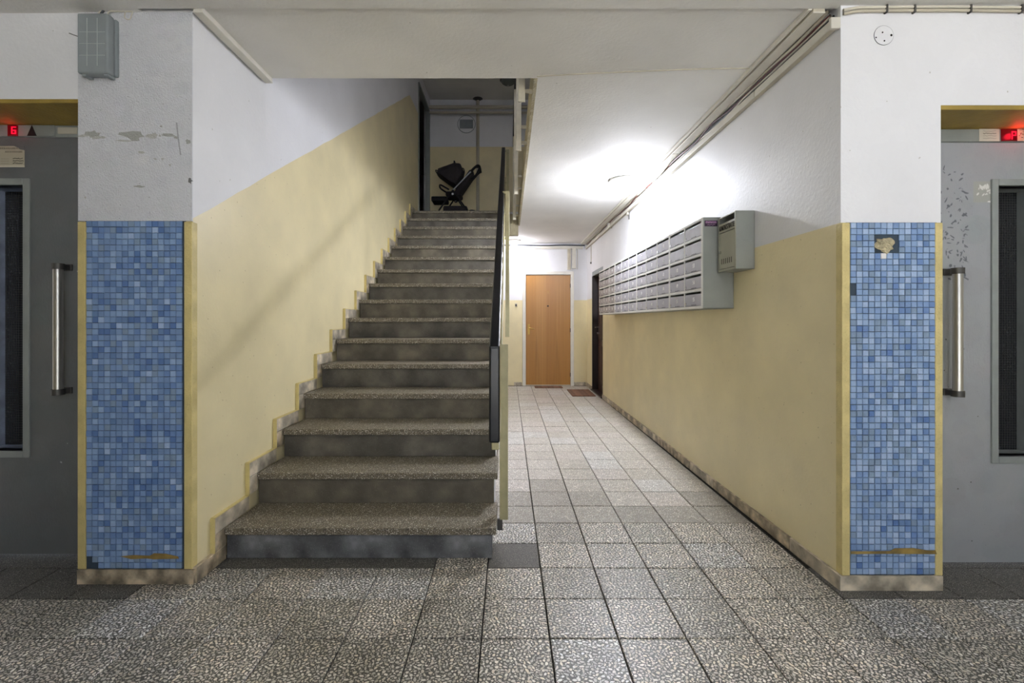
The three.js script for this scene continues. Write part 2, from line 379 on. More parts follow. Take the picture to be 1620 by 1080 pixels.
// ------------------------------------------------------------------ lobby front walls with mosaic pillars
const blues = ['#7590b8', '#7d99c2', '#88a3c8', '#6684b0', '#94adce', '#5676aa', '#8096b0', '#a4bad8', '#6c8aba'].map(c => new THREE.Color(c));
function mosaic(wall, x0, cols, y0, rows, pitch, z, weights, holes, special) {
  const mats = blues.map(c => std({ color: c, roughness: 0.42, bumpMap: grainBump, bumpScale: 0.0012 }));
  const whiteTile = std({ color: 0xe8e6e2, roughness: 0.4 });
  const geo = []; for (let i = 0; i < 5; i++) { const g = slabPiece(pitch - rr(0.0016, 0.0026), pitch - rr(0.0016, 0.0026), 0.006, 0.0012, rnd(), rnd()); g.rotateX(Math.PI / 2); geo.push(g); }
  const pick = () => { let t = rnd() * weights.reduce((a, b) => a + b, 0); for (let i = 0; i < weights.length; i++) { t -= weights[i]; if (t <= 0) return i; } return 0; };
  const rest = [], cols2 = []; let n = 0; const mid = Math.floor((rows - 300 / cols) / 2);
  for (let r = 0; r < rows; r++) for (let c = 0; c < cols; c++) {
    const top = rows - 1 - r;                                   // row counted from the top
    const g = geo[rnd() * 5 | 0], k = pick(), px = x0 + (c + 0.5) * pitch + rr(-0.0005, 0.0005), py = y0 + (r + 0.5) * pitch + rr(-0.0005, 0.0005), pz = z + rr(-0.0006, 0.0006);
    const rx = rr(-0.02, 0.02), ry = rr(-0.02, 0.02), rz = rr(-0.012, 0.012);
    if (holes.some(h => h[0] === c && h[1] === top)) continue;
    const sp = special && special[0] === c && special[1] === top;
    if (sp || (r >= mid && n < 299)) { const m = part('mosaic_tile', g, sp ? whiteTile : mats[k], wall); m.position.set(px, py, pz); m.rotation.set(rx, ry, rz); n++; }
    else {
      const q = g.clone(); q.applyMatrix4(new THREE.Matrix4().compose(new THREE.Vector3(px, py, pz), new THREE.Quaternion().setFromEuler(new THREE.Euler(rx, ry, rz)), new THREE.Vector3(1, 1, 1)));
      const cc = new Float32Array(q.attributes.position.count * 3); for (let i = 0; i < cc.length; i += 3) { cc[i] = blues[k].r; cc[i + 1] = blues[k].g; cc[i + 2] = blues[k].b; }
      q.setAttribute('color', new THREE.BufferAttribute(cc, 3)); rest.push(q);
    }
  }
  const m = new THREE.Mesh(mergeGeometries(rest), std({ vertexColors: true, roughness: 0.42, bumpMap: grainBump, bumpScale: 0.0012 }));
  m.name = 'mosaic_field'; m.userData.kind = 'stuff'; m.castShadow = m.receiveShadow = true; wall.add(m);
}
const SK = 0.064;
{ // left
  const w = structure('wall_lobby_left', 'left pillar with blue mosaic below and chipped white paint above', 'wall');
  const xa = -1.898, xb = XL;
  part('core', box(xa, -1.62, 0, CL, -DL, -2.5), M.white, w);
  // painted front, with its chips and scrapes
  const face = FULL(box(xa, xb, DADO, CL, -DL + 0.006, -DL));
  const tex = canvasTex(560, 1024, (x, W, H) => {
    x.fillStyle = '#d3d4d8'; x.fillRect(0, 0, W, H);
    for (let i = 0; i < 260; i++) { x.fillStyle = `rgba(${rnd() < 0.5 ? '190,192,198' : '224,225,228'},${rr(0.05, 0.2)})`; x.beginPath(); x.arc(rnd() * W, rnd() * H, rr(4, 40), 0, 6.3); x.fill(); }
    const P = (px, py) => [(px - 133) / 170 * W, (py - 14) / 333 * H];
    const chips = [[142, 211, 5, 2.2], [156, 209, 9, 1.6], [165, 214, 6, 2.4], [212, 210, 14, 1.7], [200, 219, 5, 3], [243, 211, 7, 1.4], [268, 210, 6, 2.2], [255, 211, 2, 1], [279, 214, 3, 1.3], [228, 238, 4, 1.4], [257, 196, 2, 1], [259, 248, 2, 1], [224, 292, 4, 2.2], [144, 310, 2, 1], [297, 221, 4, 1], [248, 248, 2, 1.4], [270, 258, 2, 1]];
    for (const [px, py, r, el] of chips) { const [a, b] = P(px, py); blob(x, a, b, r * 3.2, rnd() < 0.4 ? '#a3a39e' : '#b6b6b1', 13, el, rr(-0.15, 0.15)); }
    x.strokeStyle = '#a4a6aa'; x.lineWidth = 7; x.beginPath(); x.moveTo(...P(280, 190)); x.quadraticCurveTo(...P(282, 215), ...P(286, 242)); x.stroke();
    { const [a, b] = P(300, 283); blob(x, a, b, 13, '#6d6c6a', 11, 0.8); }
    for (let i = 0; i < 40; i++) blob(x, rnd() * W, rr(0.3, 1) * H, rr(1, 3), '#8d8f92', 6);
  });
  part('painted_face', face, std({ map: tex, roughness: 0.4, bumpMap: (() => { const t = grainBump.clone(); t.repeat.set(2.2, 4); t.needsUpdate = true; return t; })(), bumpScale: 0.0035 }), w);
  part('mosaic_bed', box(xa + 0.03, xb - 0.03, SK, DADO, -DL + 0.003, -DL), M.grout, w);
  part('plaster_edge', rbox(xa, xa + 0.035, SK, DADO - 0.004, -DL + 0.0095, -DL - 0.05, 0.003), M.edge, w);
  part('plaster_edge', rbox(xb - 0.034, xb + 0.0015, SK, DADO - 0.004, -DL + 0.009, -DL - 0.03, 0.003), M.edge, w);
  part('yellow_return', box(xa, -1.7, SK, DADO, -DL, -2.45), M.edge, w);
  mosaic(w, xa + 0.037, 16, SK + 0.004, 58, 0.0264, -DL + 0.0085, [16, 22, 12, 10, 5, 7, 9, 2, 9], [[0, 56], [0, 57], [1, 57]], null);
  const tp = new THREE.Shape(); tp.moveTo(0, 0); [[0.05, -0.012], [0.12, -0.009], [0.15, -0.013], [0.26, -0.01], [0.255, 0.0], [0.2, 0.012], [0.15, 0.014], [0.13, 0.003], [0.06, 0.006]].forEach(p => tp.lineTo(...p));
  part('tape_remnant', uvm(new THREE.ExtrudeGeometry(tp, { depth: 0.0012, bevelEnabled: false }).translate(-1.71, SK + 0.058, -DL + 0.009)), M.tape, w);
  // lintel and wall beyond the lift door
  part('lintel', box(-2.9, xa, 2.14, CL, -DL, -2.5), M.white, w);
  part('lintel_reveal', rbox(-2.9, xa, 2.122, 2.14, -DL + 0.001, -2.38, 0.003), M.ochre, w);
  part('wall_end', box(-4.2, -2.9, 0, CL, -DL, -2.5), M.white, w);
}
{ // right
  const w = structure('wall_lobby_right', 'right pillar with blue mosaic below and clean white paint above', 'wall');
  const xa = XR, xb = 1.868;
  part('painted_face', box(xa, xb, DADOR, CL, -DR, -2.5), M.white, w);
  part('core', box(xa, xb, 0, DADOR, -DR - 0.003, -2.5), M.edge, w);
  part('mosaic_bed', box(xa + 0.02, xb - 0.02, SK, DADOR, -DR + 0.003, -DR - 0.003), M.grout, w);
  part('plaster_edge', rbox(xa - 0.001, xa + 0.034, SK, DADOR - 0.002, -DR + 0.0095, -DR - 0.03, 0.003), M.edge, w);
  part('plaster_edge', rbox(xb - 0.032, xb + 0.001, SK, DADOR - 0.002, -DR + 0.0095, -DR - 0.05, 0.003), M.edge, w);
  const hole = []; for (let c = 4; c <= 7; c++) for (let r = 2; r <= 4; r++) hole.push([c, r]);
  hole.push([0, 10], [0, 11]);
  mosaic(w, xa + 0.036, 14, SK + 0.004, 58, 0.0261, -DR + 0.0085, [5, 12, 20, 2, 22, 1, 12, 13, 3], hole, [5, 5]);
  const lump = new THREE.IcosahedronGeometry(0.03, 3), lp = lump.attributes.position;
  for (let i = 0; i < lp.count; i++) { const x = lp.getX(i), y = lp.getY(i), z = lp.getZ(i), f = 1 + 0.35 * Math.sin(x * 170 + y * 90) * Math.cos(y * 150 + z * 80); lp.setXYZ(i, x * f * 1.3, y * f * 1.05, z * f * 0.3); }
  part('plaster_lump', uvm(lump.translate(xa + 0.036 + 5.8 * 0.0261, DADOR - 0.1, -DR + 0.004)), M.plaster, w);
  const tp = new THREE.Shape(); tp.moveTo(0, 0); [[0.0, -0.012], [0.15, -0.011], [0.37, -0.012], [0.365, 0.004], [0.33, 0.004], [0.27, 0.014], [0.19, 0.013], [0.17, 0.002], [0.1, 0.0]].forEach(p => tp.lineTo(...p));
  part('tape_remnant', uvm(new THREE.ExtrudeGeometry(tp, { depth: 0.0012, bevelEnabled: false }).translate(xa + 0.036, SK + 0.105, -DR + 0.009)), M.tape, w);
  part('lintel', box(xb, 2.9, 2.09, CL, -DR, -2.5), M.white, w);
  part('lintel_reveal', rbox(xb, 2.9, 2.07, 2.09, -DR + 0.001, -2.31, 0.003), M.ochre, w);
  part('wall_end', box(2.9, 4.2, 0, CL, -DR, -2.5), M.white, w);
}

// ------------------------------------------------------------------ right corridor wall
{
  const w = structure('wall_right', 'corridor wall with glossy yellow dado and white upper part', 'wall');
  onRight(w, DR);
  const L = (d) => -(d - DR);
  const A = 7.13, B = 8.03, HT = 1.97;
  part('yellow_paint', box(0, 0.2, 0, DADOR, L(DR + 0.002), L(A)), M.yellow, w);
  part('white_paint', box(0, 0.2, DADOR, CE2, L(DR + 0.002), L(A)), M.white, w);
  part('white_paint', box(0, 0.2, HT, CE2, L(A), L(B)), M.white, w);
  part('yellow_paint', box(0, 0.2, 0, 1.53, L(B), L(DB + 0.15)), M.yellow, w);
  part('white_paint', box(0, 0.2, 1.53, CE2, L(B), L(DB + 0.15)), M.white, w);
  const d = structure('door_4', 'dark brown panelled door recessed in the corridor wall', 'door');
  onRight(d, DR);
  part('lintel', rbox(0.0, 0.16, HT - 0.07, HT, L(A) - 0.005, L(B) + 0.005, 0.004), M.boxGrey, d);
  part('jamb', rbox(0.0, 0.16, 0, HT - 0.07, L(A) - 0.001, L(A) - 0.035, 0.004), M.rail, d);
  part('jamb', rbox(-0.004, 0.16, 0, HT - 0.07, L(B) + 0.035, L(B) + 0.001, 0.004), M.brown, d);
  part('threshold', rbox(-0.03, 0.16, 0, 0.02, L(A) - 0.005, L(B) + 0.005, 0.004), M.brown, d);
  const leaf = part('leaf', rbox(0.09, 0.14, 0.02, HT - 0.07, L(A) - 0.035, L(B) + 0.035, 0.004), M.brownLeaf, d);
  for (const [a, b] of [[0.12, 0.75], [0.85, 1.25], [1.33, 1.82]]) for (const s of [0, 1]) {
    const z0 = L(A) - 0.1 - s * 0.38;
    part('raised_panel', rbox(0.08, 0.1, a, b, z0, z0 - 0.29, 0.008), M.brownLeaf, leaf);
  }
  const hd = part('handle', [rod([0.09, 1.05, L(B) + 0.12], [0.02, 1.05, L(B) + 0.12], 0.01), rod([0.025, 1.05, L(B) + 0.12], [0.025, 1.05, L(B) + 0.24], 0.009), rbox(0.082, 0.092, 0.93, 1.12, L(B) + 0.1, L(B) + 0.14, 0.004)], M.chrome, leaf);
  part('lock', [rod([0.09, 0.95, L(B) + 0.13], [0.05, 0.95, L(B) + 0.13], 0.022)], M.chrome, leaf);
  part('peephole', [rod([0.09, 1.48, L(B) + 0.42], [0.075, 1.48, L(B) + 0.42], 0.013)], M.brass, leaf);
}

// ------------------------------------------------------------------ back wall, upper storey shell, lobby shell, ceilings
{
  const w = structure('wall_back', 'end wall with yellow dado below white paint', 'wall');
  part('yellow_paint', box(-1.45, 1.7, 0, 1.525, -DB, -DB - 0.15), M.yellow, w);
  part('white_paint', box(-1.45, 1.7, 1.525, FL2, -DB, -DB - 0.15), M.white, w);
  part('yellow_paint', box(-1.45, 1.7, FL2, 4.26, -DB, -DB - 0.15), M.yellow, w);
  part('white_paint', box(-1.45, 1.7, 4.26, CE2, -DB, -DB - 0.15), M.white, w);
  const f = structure('wall_front', 'upper storey wall above the lobby', 'wall');
  part('white_paint', box(-1.62, 1.64, FL2, CE2, -1.95, -2.1), M.white, f);
  const r = structure('wall_rear', 'lobby wall behind the viewpoint', 'wall');
  for (const [a, b] of [[-4.2, -0.6], [3.0, 4.2]]) { part('yellow_paint', box(a, b, 0, DADO, 2.1, 2.25), M.yellow, r); part('white_paint', box(a, b, DADO, CL, 2.1, 2.25), M.white, r); }
  part('white_paint', box(-0.6, 3.0, 2.3, CL, 2.1, 2.25), M.white, r);
  const en = structure('door_6', 'glazed entrance doors behind the viewpoint', 'door');
  for (let i = 0; i <= 4; i++) { const x = -0.6 + i * 0.9; part('stile', rbox(Math.max(-0.6, x - 0.03), Math.min(3.0, x + 0.03), 0, 2.3, 2.13, 2.19, 0.004), M.frameGrey, en); }
  for (let i = 0; i < 4; i++) {
    const a = -0.57 + i * 0.9, b = a + 0.84;
    part('rail', rbox(a, b, 0, 0.09, 2.13, 2.19, 0.004), M.frameGrey, en); part('rail', rbox(a, b, 2.24, 2.3, 2.13, 2.19, 0.004), M.frameGrey, en);
    part('pane', box(a, b, 0.09, 2.24, 2.157, 2.163), M.pane, en);
  }
  const pv = structure('ground', 'concrete pavement outside the entrance', 'pavement');
  part('paving', box(-12, 12, -0.2, -0.02, 2.31, 16), M.pavement, pv);
  for (const [n, s] of [['wall_side_left', -1], ['wall_side_right', 1]]) {
    const g = structure(n, `${s < 0 ? 'left' : 'right'} end wall of the lift lobby`, 'wall');
    part('yellow_paint', box(s * 4.2, s * 4.35, 0, DADO, 2.25, -2.5), M.yellow, g);
    part('white_paint', box(s * 4.2, s * 4.35, DADO, CL, 2.25, -2.5), M.white, g);
  }
  const c = structure('ceiling', 'white plaster ceilings of lobby and corridor', 'ceiling');
  part('lobby_slab', box(-4.35, 4.35, CL, FL2, 2.25, -2.09), M.ceiling, c);
  part('lobby_slab', box(-4.35, -1.62, CL, FL2, -2.09, -2.5), M.ceiling, c);
  part('lobby_slab', box(1.64, 4.35, CL, FL2, -2.09, -2.5), M.ceiling, c);
  part('front_slab', box(XL, 1.5, CE, FL2, -2.09, -2.72), M.ceiling, c);
  part('corridor_slab', box(0.165, 1.5, CE, FL2, -2.72, -DB), M.ceiling, c);
  part('landing_slab', box(XL, 0.165, CE, FL2, -6.9, -DB), M.ceiling, c);
  // rough painted edge of the slab along the stairwell
  const sh = []; const n = 90; for (let i = 0; i <= n; i++) sh.push([2.72 + (6.9 - 2.72) * i / n, CE - 0.012 + rr(-0.006, 0.006)]);
  part('slab_edge', extrudeX([...sh, [6.9, FL2 + 0.03], [2.72, FL2 + 0.03]], 0.145, 0.166), M.beige, c);
  part('landing_edge', box(-1.37, 0.145, CE - 0.15, FL2 - 0.04, -6.86, -6.98), M.beige, c);
  part('upper_ceiling', box(-1.7, 1.7, CE2, CE2 + 0.15, -1.95, -DB - 0.15), M.ceiling, c);
}

// ------------------------------------------------------------------ baseboards
function run(group, a, b, fixed, axis, side, h = SK, t = 0.014) {     // marble pieces end to end
  let p = a; const dir = Math.sign(b - a);
  while ((b - p) * dir > 0.01) {
    let q = p + dir * rr(0.36, 0.52); if ((b - q) * dir < 0.12) q = b;
    const m = rnd() < 0.5 ? M.marble : M.marbleB;
    const g = axis === 'z' ? rbox(fixed, fixed + side * t, 0, h + rr(-0.002, 0.002), p + dir * 0.001, q - dir * 0.001, 0.0025)
      : rbox(p + dir * 0.001, q - dir * 0.001, 0, h + rr(-0.002, 0.002), fixed, fixed + side * t, 0.0025);
    part('marble_piece', uvm2(g), m, group); p = q;
  }
}
function uvm2(g) { const ox = rnd(), oy = rnd(), uv = g.attributes.uv; for (let i = 0; i < uv.count; i++) uv.setXY(i, uv.getX(i) + ox, uv.getY(i) + oy); return g; }
const steps = []; for (let n = 1; n <= 16; n++) steps.push([2.32 + 0.3 * (n - 1), 0.156 + 0.1712 * (n - 1)]);   // nosing depth, tread height
{
  const br = structure('baseboard_right', 'low marble skirting along the corridor wall', 'baseboard');
  onRight(br, DR); run(br, 0.012, -(7.13 - DR), 0, 'z', -1);
  run(br, -(8.03 - DR), -(DB - DR), 0, 'z', -1);
  const bb = structure('baseboard_back', 'low skirting under the end wall', 'baseboard');
  run(bb, 0.1, 0.245, -DB, 'x', 1); run(bb, 1.155, 1.38, -DB, 'x', 1);
  const bp = structure('baseboard_lobby_right', 'stained marble skirting under the right mosaic', 'baseboard');
  run(bp, XR - 0.013, 1.868, -DR, 'x', 1);
  const bq = structure('baseboard_lobby_left', 'stained marble skirting under the left mosaic', 'baseboard');
  run(bq, -1.898, XL + 0.013, -DL, 'x', 1);
  const bl = structure('baseboard_left', 'stepped marble skirting climbing the stair wall', 'baseboard');
  part('marble_piece', uvm2(rbox(XL, XL + 0.02, 0, 0.07, -DL + 0.004, -2.338, 0.003)), M.marbleB, bl);
  steps.forEach(([d, h], i) => {
    const h0 = i ? steps[i - 1][1] + 0.076 : 0.07, last = i === 15;
    const v = part('marble_piece', uvm2(rbox(XL, XL + 0.02, h0, h - 0.002, -d + 0.075, -d - 0.018, 0.003)), i % 2 ? M.marble : M.marbleB, bl);
    part('painted_edge', box(XL, XL + 0.0215, h0, h + 0.076, -d + 0.079, -d + 0.073), M.edge, bl);
    const hp = part('marble_piece', uvm2(rbox(XL, XL + 0.02, h, h + 0.076, -d + 0.075, last ? -7.4 : -(d + 0.3) + 0.076, 0.003)), M.marble, bl);
    part('painted_edge', box(XL, XL + 0.0205, h + 0.074, h + 0.079, -d + 0.075, last ? -7.4 : -(d + 0.3) + 0.076), M.edge, bl);
  });
}

// ------------------------------------------------------------------ staircase
{
  const s = thing('staircase', 'straight flight of worn terrazzo steps rising beside the yellow wall', 'stairs', [0, 0, 0]);
  const xa = XL + 0.021, xb = -0.058;
  const prof = [[2.355, 0]];
  steps.forEach(([d, h], i) => { prof.push([d + 0.035, h - 0.036]); if (i < 15) prof.push([steps[i + 1][0] + 0.035, h - 0.036]); });
  prof[0] = [steps[0][0] + 0.035, 0];
  prof.push([6.855, steps[15][1] - 0.036], [6.855, 2.42], [2.9, 0]);
  part('flight', extrudeX(prof, xa, xb - 0.022), M.white, s);
  steps.forEach(([d, h], i) => {
    const depth = i < 15 ? 0.32 + 0.014 : 0.045;
    part('tread', uvm2(rbox(xa, xb, h - 0.036, h, -d, -d - depth, 0.006, 3)), M.tread, s);
    const h0 = i ? steps[i - 1][1] : 0.0;
    part('riser', uvm2(rbox(xa, xb - 0.02, h0 + 0.0005, h - 0.0362, -d - 0.02, -d - 0.034, 0.002)), i === 0 ? M.riserFirst : i % 2 ? M.concrete : M.concreteB, s);
  });
}

// ------------------------------------------------------------------ railings
{
  const r = thing('stair_railing', 'painted flat steel stair railing with black plastic handrail', 'railing', [0, 0, 0]);
  const X = -0.066, hr = (d) => 1.035 + 0.571 * (d - 2.3);
  // handrail: rounded strip, dropping at the foot
  part('handrail', [bar([X, 0.575, -2.3], [X, hr(2.3), -2.3], 0.052, 0.03), bar([X, hr(2.3) - 0.012, -2.29], [X, hr(6.8), -6.8], 0.052, 0.03)], M.black, r);
  part('handrail_core', [bar([X + 0.004, 0.54, -2.302], [X + 0.004, 0.6, -2.302], 0.036, 0.016)], M.rail, r);
  part('middle_rail', bar([X + 0.024, hr(2.3) - 0.43, -2.31], [X + 0.024, hr(6.8) - 0.43, -6.8], 0.012, 0.045), M.rail, r);
  const post = (d, y0, y1, x, w) => { part('post', rbox(x - w / 2, x + w / 2, y0, y1, -d + 0.008, -d - 0.008, 0.003), M.rail, r); };
  post(2.52, 0.115, 1.035, -0.023, 0.044);
  part('post_foot', rbox(-0.058, -0.03, 0.06, 0.118, -2.512, -2.53, 0.003), M.cast, r);
  post(4.7, 1.0, 2.43, -0.008, 0.04);
  post(6.84, 2.35, 3.6, -0.008, 0.04);
  for (const [d, y] of [[2.52, 1.02], [2.52, 0.585], [4.7, 2.415], [4.7, 1.965], [6.84, 3.58], [6.84, 3.13]])
    part('bracket', rbox(X + 0.01, -0.012, y - 0.012, y + 0.012, -d + 0.006, -d - 0.006, 0.002), M.rail, r);
  const u = thing('landing_railing', 'off-white steel railing posts on the slab edge above the corridor', 'railing', [0, 0, 0]);
  for (const d of [2.95, 3.8, 5.1, 6.4]) {
    part('post', rbox(0.062, 0.104, CE - 0.03, 3.62, -d + 0.008, -d - 0.008, 0.003), M.railUp, u);
    for (const y of [CE + 0.035, FL2 - 0.03]) part('bracket', rbox(0.09, 0.146, y - 0.012, y + 0.012, -d + 0.006, -d - 0.006, 0.002), M.railUp, u);
  }
  part('lower_rail', rbox(0.078, 0.09, 3.1, 3.145, -2.75, -6.8, 0.003), M.railUp, u);
  part('handrail', rbox(0.06, 0.11, 3.62, 3.65, -2.75, -6.8, 0.008), M.black, u);
}

// ------------------------------------------------------------------ lift doors
function chipTex(base, w, h, draw) {
  return canvasTex(w, h, (x, W, H) => {
    x.fillStyle = base; x.fillRect(0, 0, W, H);
    for (let i = 0; i < 900; i++) { x.fillStyle = `rgba(${rnd() < 0.5 ? '90,92,94' : '170,172,174'},${rr(0.01, 0.03)})`; x.beginPath(); x.arc(rnd() * W, rnd() * H, rr(4, 40), 0, 6.3); x.fill(); }
    for (let i = 0; i < 500; i++) { x.fillStyle = `rgba(60,60,58,${rr(0.1, 0.3)})`; x.fillRect(rnd() * W, rnd() * H, rr(0.5, 1.6), rr(0.5, 2)); }
    draw(x, W, H);
  });
}
function frontPlate(x0, x1, y0, y1, z0, z1, hx0, hx1, hy0, hy1) {     // door sheet with a slot cut through
  const s = new THREE.Shape(); s.moveTo(x0, y0); s.lineTo(x1, y0); s.lineTo(x1, y1); s.lineTo(x0, y1); s.closePath();
  const h = new THREE.Path(); h.moveTo(hx0, hy0); h.lineTo(hx0, hy1); h.lineTo(hx1, hy1); h.lineTo(hx1, hy0); h.closePath(); s.holes.push(h);
  const g = new THREE.ExtrudeGeometry(s, { depth: Math.abs(z1 - z0), bevelEnabled: false }); g.translate(0, 0, Math.min(z0, z1));
  return uvm(g);
}
function liftDoor(name, label, o) {
  const d = structure(name, label, 'door');
  const { dd, x0, x1, top, wx0, wx1, wy0, wy1, hx, hy0, hy1, map, inner } = o;
  const zf = -dd, fr = 0.032;
  const sheet = std({ map, roughness: 0.42, metalness: 0.1, bumpMap: grainBump, bumpScale: 0.0008 });
  part('leaf', FULL(frontPlate(x0, x1, 0.012, top, zf, zf - 0.05, wx0, wx1, wy0, wy1)), sheet, d);
  const wf = part('window_frame', [
    rbox(wx0 - fr, wx0, wy0 - fr, wy1 + fr, zf + 0.009, zf - 0.01, 0.004), rbox(wx1, wx1 + fr, wy0 - fr, wy1 + fr, zf + 0.009, zf - 0.01, 0.004),
    rbox(wx0, wx1, wy1, wy1 + fr, zf + 0.009, zf - 0.01, 0.004), rbox(wx0, wx1, wy0 - fr, wy0, zf + 0.009, zf - 0.01, 0.004)], M.frameGrey, d);
  const dep = 0.13;
  const rv = part('window_reveal', [box(wx0 - 0.004, wx0, wy0, wy1, zf - 0.011, zf - dep), box(wx1, wx1 + 0.004, wy0, wy1, zf - 0.011, zf - dep), box(wx0, wx1, wy1, wy1 + 0.004, zf - 0.011, zf - dep), box(wx0, wx1, wy0 - 0.004, wy0, zf - 0.011, zf - dep)], inner, d);
  for (const y of [wy0 + 0.14, wy1 - 0.13]) part('screw', rod([(hx > 0 ? wx1 : wx0) - Math.sign(hx) * 0.004, y, zf - 0.07], [(hx > 0 ? wx1 : wx0), y, zf - 0.07], 0.007), M.chrome, rv);
  const gl = part('wired_glass', box(wx0, wx1, wy0, wy1, zf - dep + 0.01, zf - dep), M.glassDark, d);
  const wires = [];
  for (let y = wy0 + 0.012; y < wy1; y += 0.0125) wires.push(box(wx0, wx1, y, y + 0.0012, zf - dep + 0.0105, zf - dep + 0.0112));
  for (let x = wx0 + 0.008; x < wx1; x += 0.0125) wires.push(box(x, x + 0.0012, wy0, wy1, zf - dep + 0.0105, zf - dep + 0.0112));
  part('wire_mesh', wires, M.cast, gl).userData.kind = 'stuff';
  // tubular handle on two cast brackets
  const zt = zf + 0.058;
  const h = part('handle', rod([hx, hy0, zt], [hx, hy1, zt], 0.0195, 24), M.steel, d);
  for (const y of [hy0, hy1]) part('handle_bracket', [rod([hx, y - 0.014, zt], [hx, y + 0.014, zt], 0.0255, 20), rbox(hx - 0.012, hx + 0.012, y - 0.013, y + 0.013, zt, zf + 0.006, 0.004), rbox(hx - 0.02, hx + 0.02, y - 0.016, y + 0.016, zf + 0.01, zf, 0.003)], M.cast, d);
  return d;
}
const SEG = { '6': 'acdefg', 'P': 'abefg' };
function segments(ch, h, w, t) {
  const L = { a: [0, w, h - t, h], d: [0, w, 0, t], g: [0, w, h / 2 - t / 2, h / 2 + t / 2], f: [0, t, h / 2, h], b: [w - t, w, h / 2, h], e: [0, t, 0, h / 2], c: [w - t, w, 0, h / 2] };
  return [...SEG[ch]].map(k => box(L[k][0], L[k][1], L[k][2], L[k][3], 0, 0.002));
}
const redGlow = std({ color: 0x300008, emissive: 0xff1030, emissiveIntensity: 1.1, roughness: 0.4 });
const redPanel = std({ color: 0x2c0508, emissive: 0x700410, emissiveIntensity: 0.35, roughness: 0.2 });
{
  const texL = chipTex('#696c6d', 512, 1024, (x, W, H) => {  // pillar shade on this door is put into a darker base grey
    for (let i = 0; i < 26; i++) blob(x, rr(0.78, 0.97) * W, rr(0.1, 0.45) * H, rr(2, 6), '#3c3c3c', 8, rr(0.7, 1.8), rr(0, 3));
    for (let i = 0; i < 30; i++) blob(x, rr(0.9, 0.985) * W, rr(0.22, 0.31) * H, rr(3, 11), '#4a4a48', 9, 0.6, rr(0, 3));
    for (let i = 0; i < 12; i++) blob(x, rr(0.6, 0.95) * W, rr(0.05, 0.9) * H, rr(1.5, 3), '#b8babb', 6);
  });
  liftDoor('door_1', 'grey steel lift door, shade painted into its grey, with narrow wired window, left of the stairs', { dd: 2.357, x0: -2.86, x1: -1.86, top: 2.06, wx0: -2.6, wx1: -2.382, wy0: 0.52, wy1: 1.826, hx: -2.16, hy0: 0.818, hy1: 1.42, map: texL, inner: std({ map: mottled(0x8c96aa, 0.25, 0.4, 200, 0x5c6068), roughness: 0.35 }) });
  const texR = chipTex('#9fa2a5', 512, 1024, (x, W, H) => {
    for (let i = 0; i < 260; i++) { const t = rnd(); blob(x, (0.04 + 0.3 * rnd()) * W, (0.05 + 0.28 * Math.pow(t, 0.8)) * H, rr(1.2, 4.6), '#63676b', 7, rr(1, 2.4), rr(0, 3)); }
    for (let i = 0; i < 150; i++) blob(x, (0.035 + 0.09 * Math.pow(rnd(), 1.6)) * W, rr(0.22, 0.31) * H, rr(2, 8), '#6f7378', 8, rr(0.8, 1.5), rr(0, 3));
    for (const [a, b, r, e] of [[0.17, 0.085, 8, 3.2], [0.13, 0.095, 6, 2.2], [0.08, 0.08, 7, 3], [0.2, 0.115, 4, 2], [0.02, 0.165, 7, 1.3]]) blob(x, a * W, b * H, r, b > 0.16 ? '#6a3434' : '#55595c', 8, e, -0.4);
    for (let i = 0; i < 12; i++) blob(x, rr(0.05, 0.4) * W, rr(0.4, 0.95) * H, rr(1.5, 3.5), '#55554f', 6);
    x.fillStyle = '#a3a49c'; x.fillRect(0.37 * W, 0.092 * H, 0.13 * W, 0.05 * H);
    for (let i = 0; i < 22; i++) blob(x, rr(0.39, 0.46) * W, rr(0.1, 0.128) * H, rr(2, 5), '#d8d8d2', 6, 1.5, rr(0, 3));
    blob(x, 0.46 * W, 0.14 * H, 9, '#e4e4e0', 7, 2.3, 0);
  });
  liftDoor('door_2', 'light grey chipped steel lift door with narrow wired window, right of the mailboxes', { dd: 2.278, x0: 1.83, x1: 2.86, top: 2.005, wx0: 2.325, wx1: 2.545, wy0: 0.515, wy1: 1.8, hx: 2.083, hy0: 0.822, hy1: 1.39, map: texR, inner: std({ map: mottled(0x8d9290, 0.1, 0.4, 60, 0x55585a), roughness: 0.35 }) });
  part('graffiti', box(0, 0.001, 0, 0.001, 0, 0.001), M.ink, scene).removeFromParent();
}
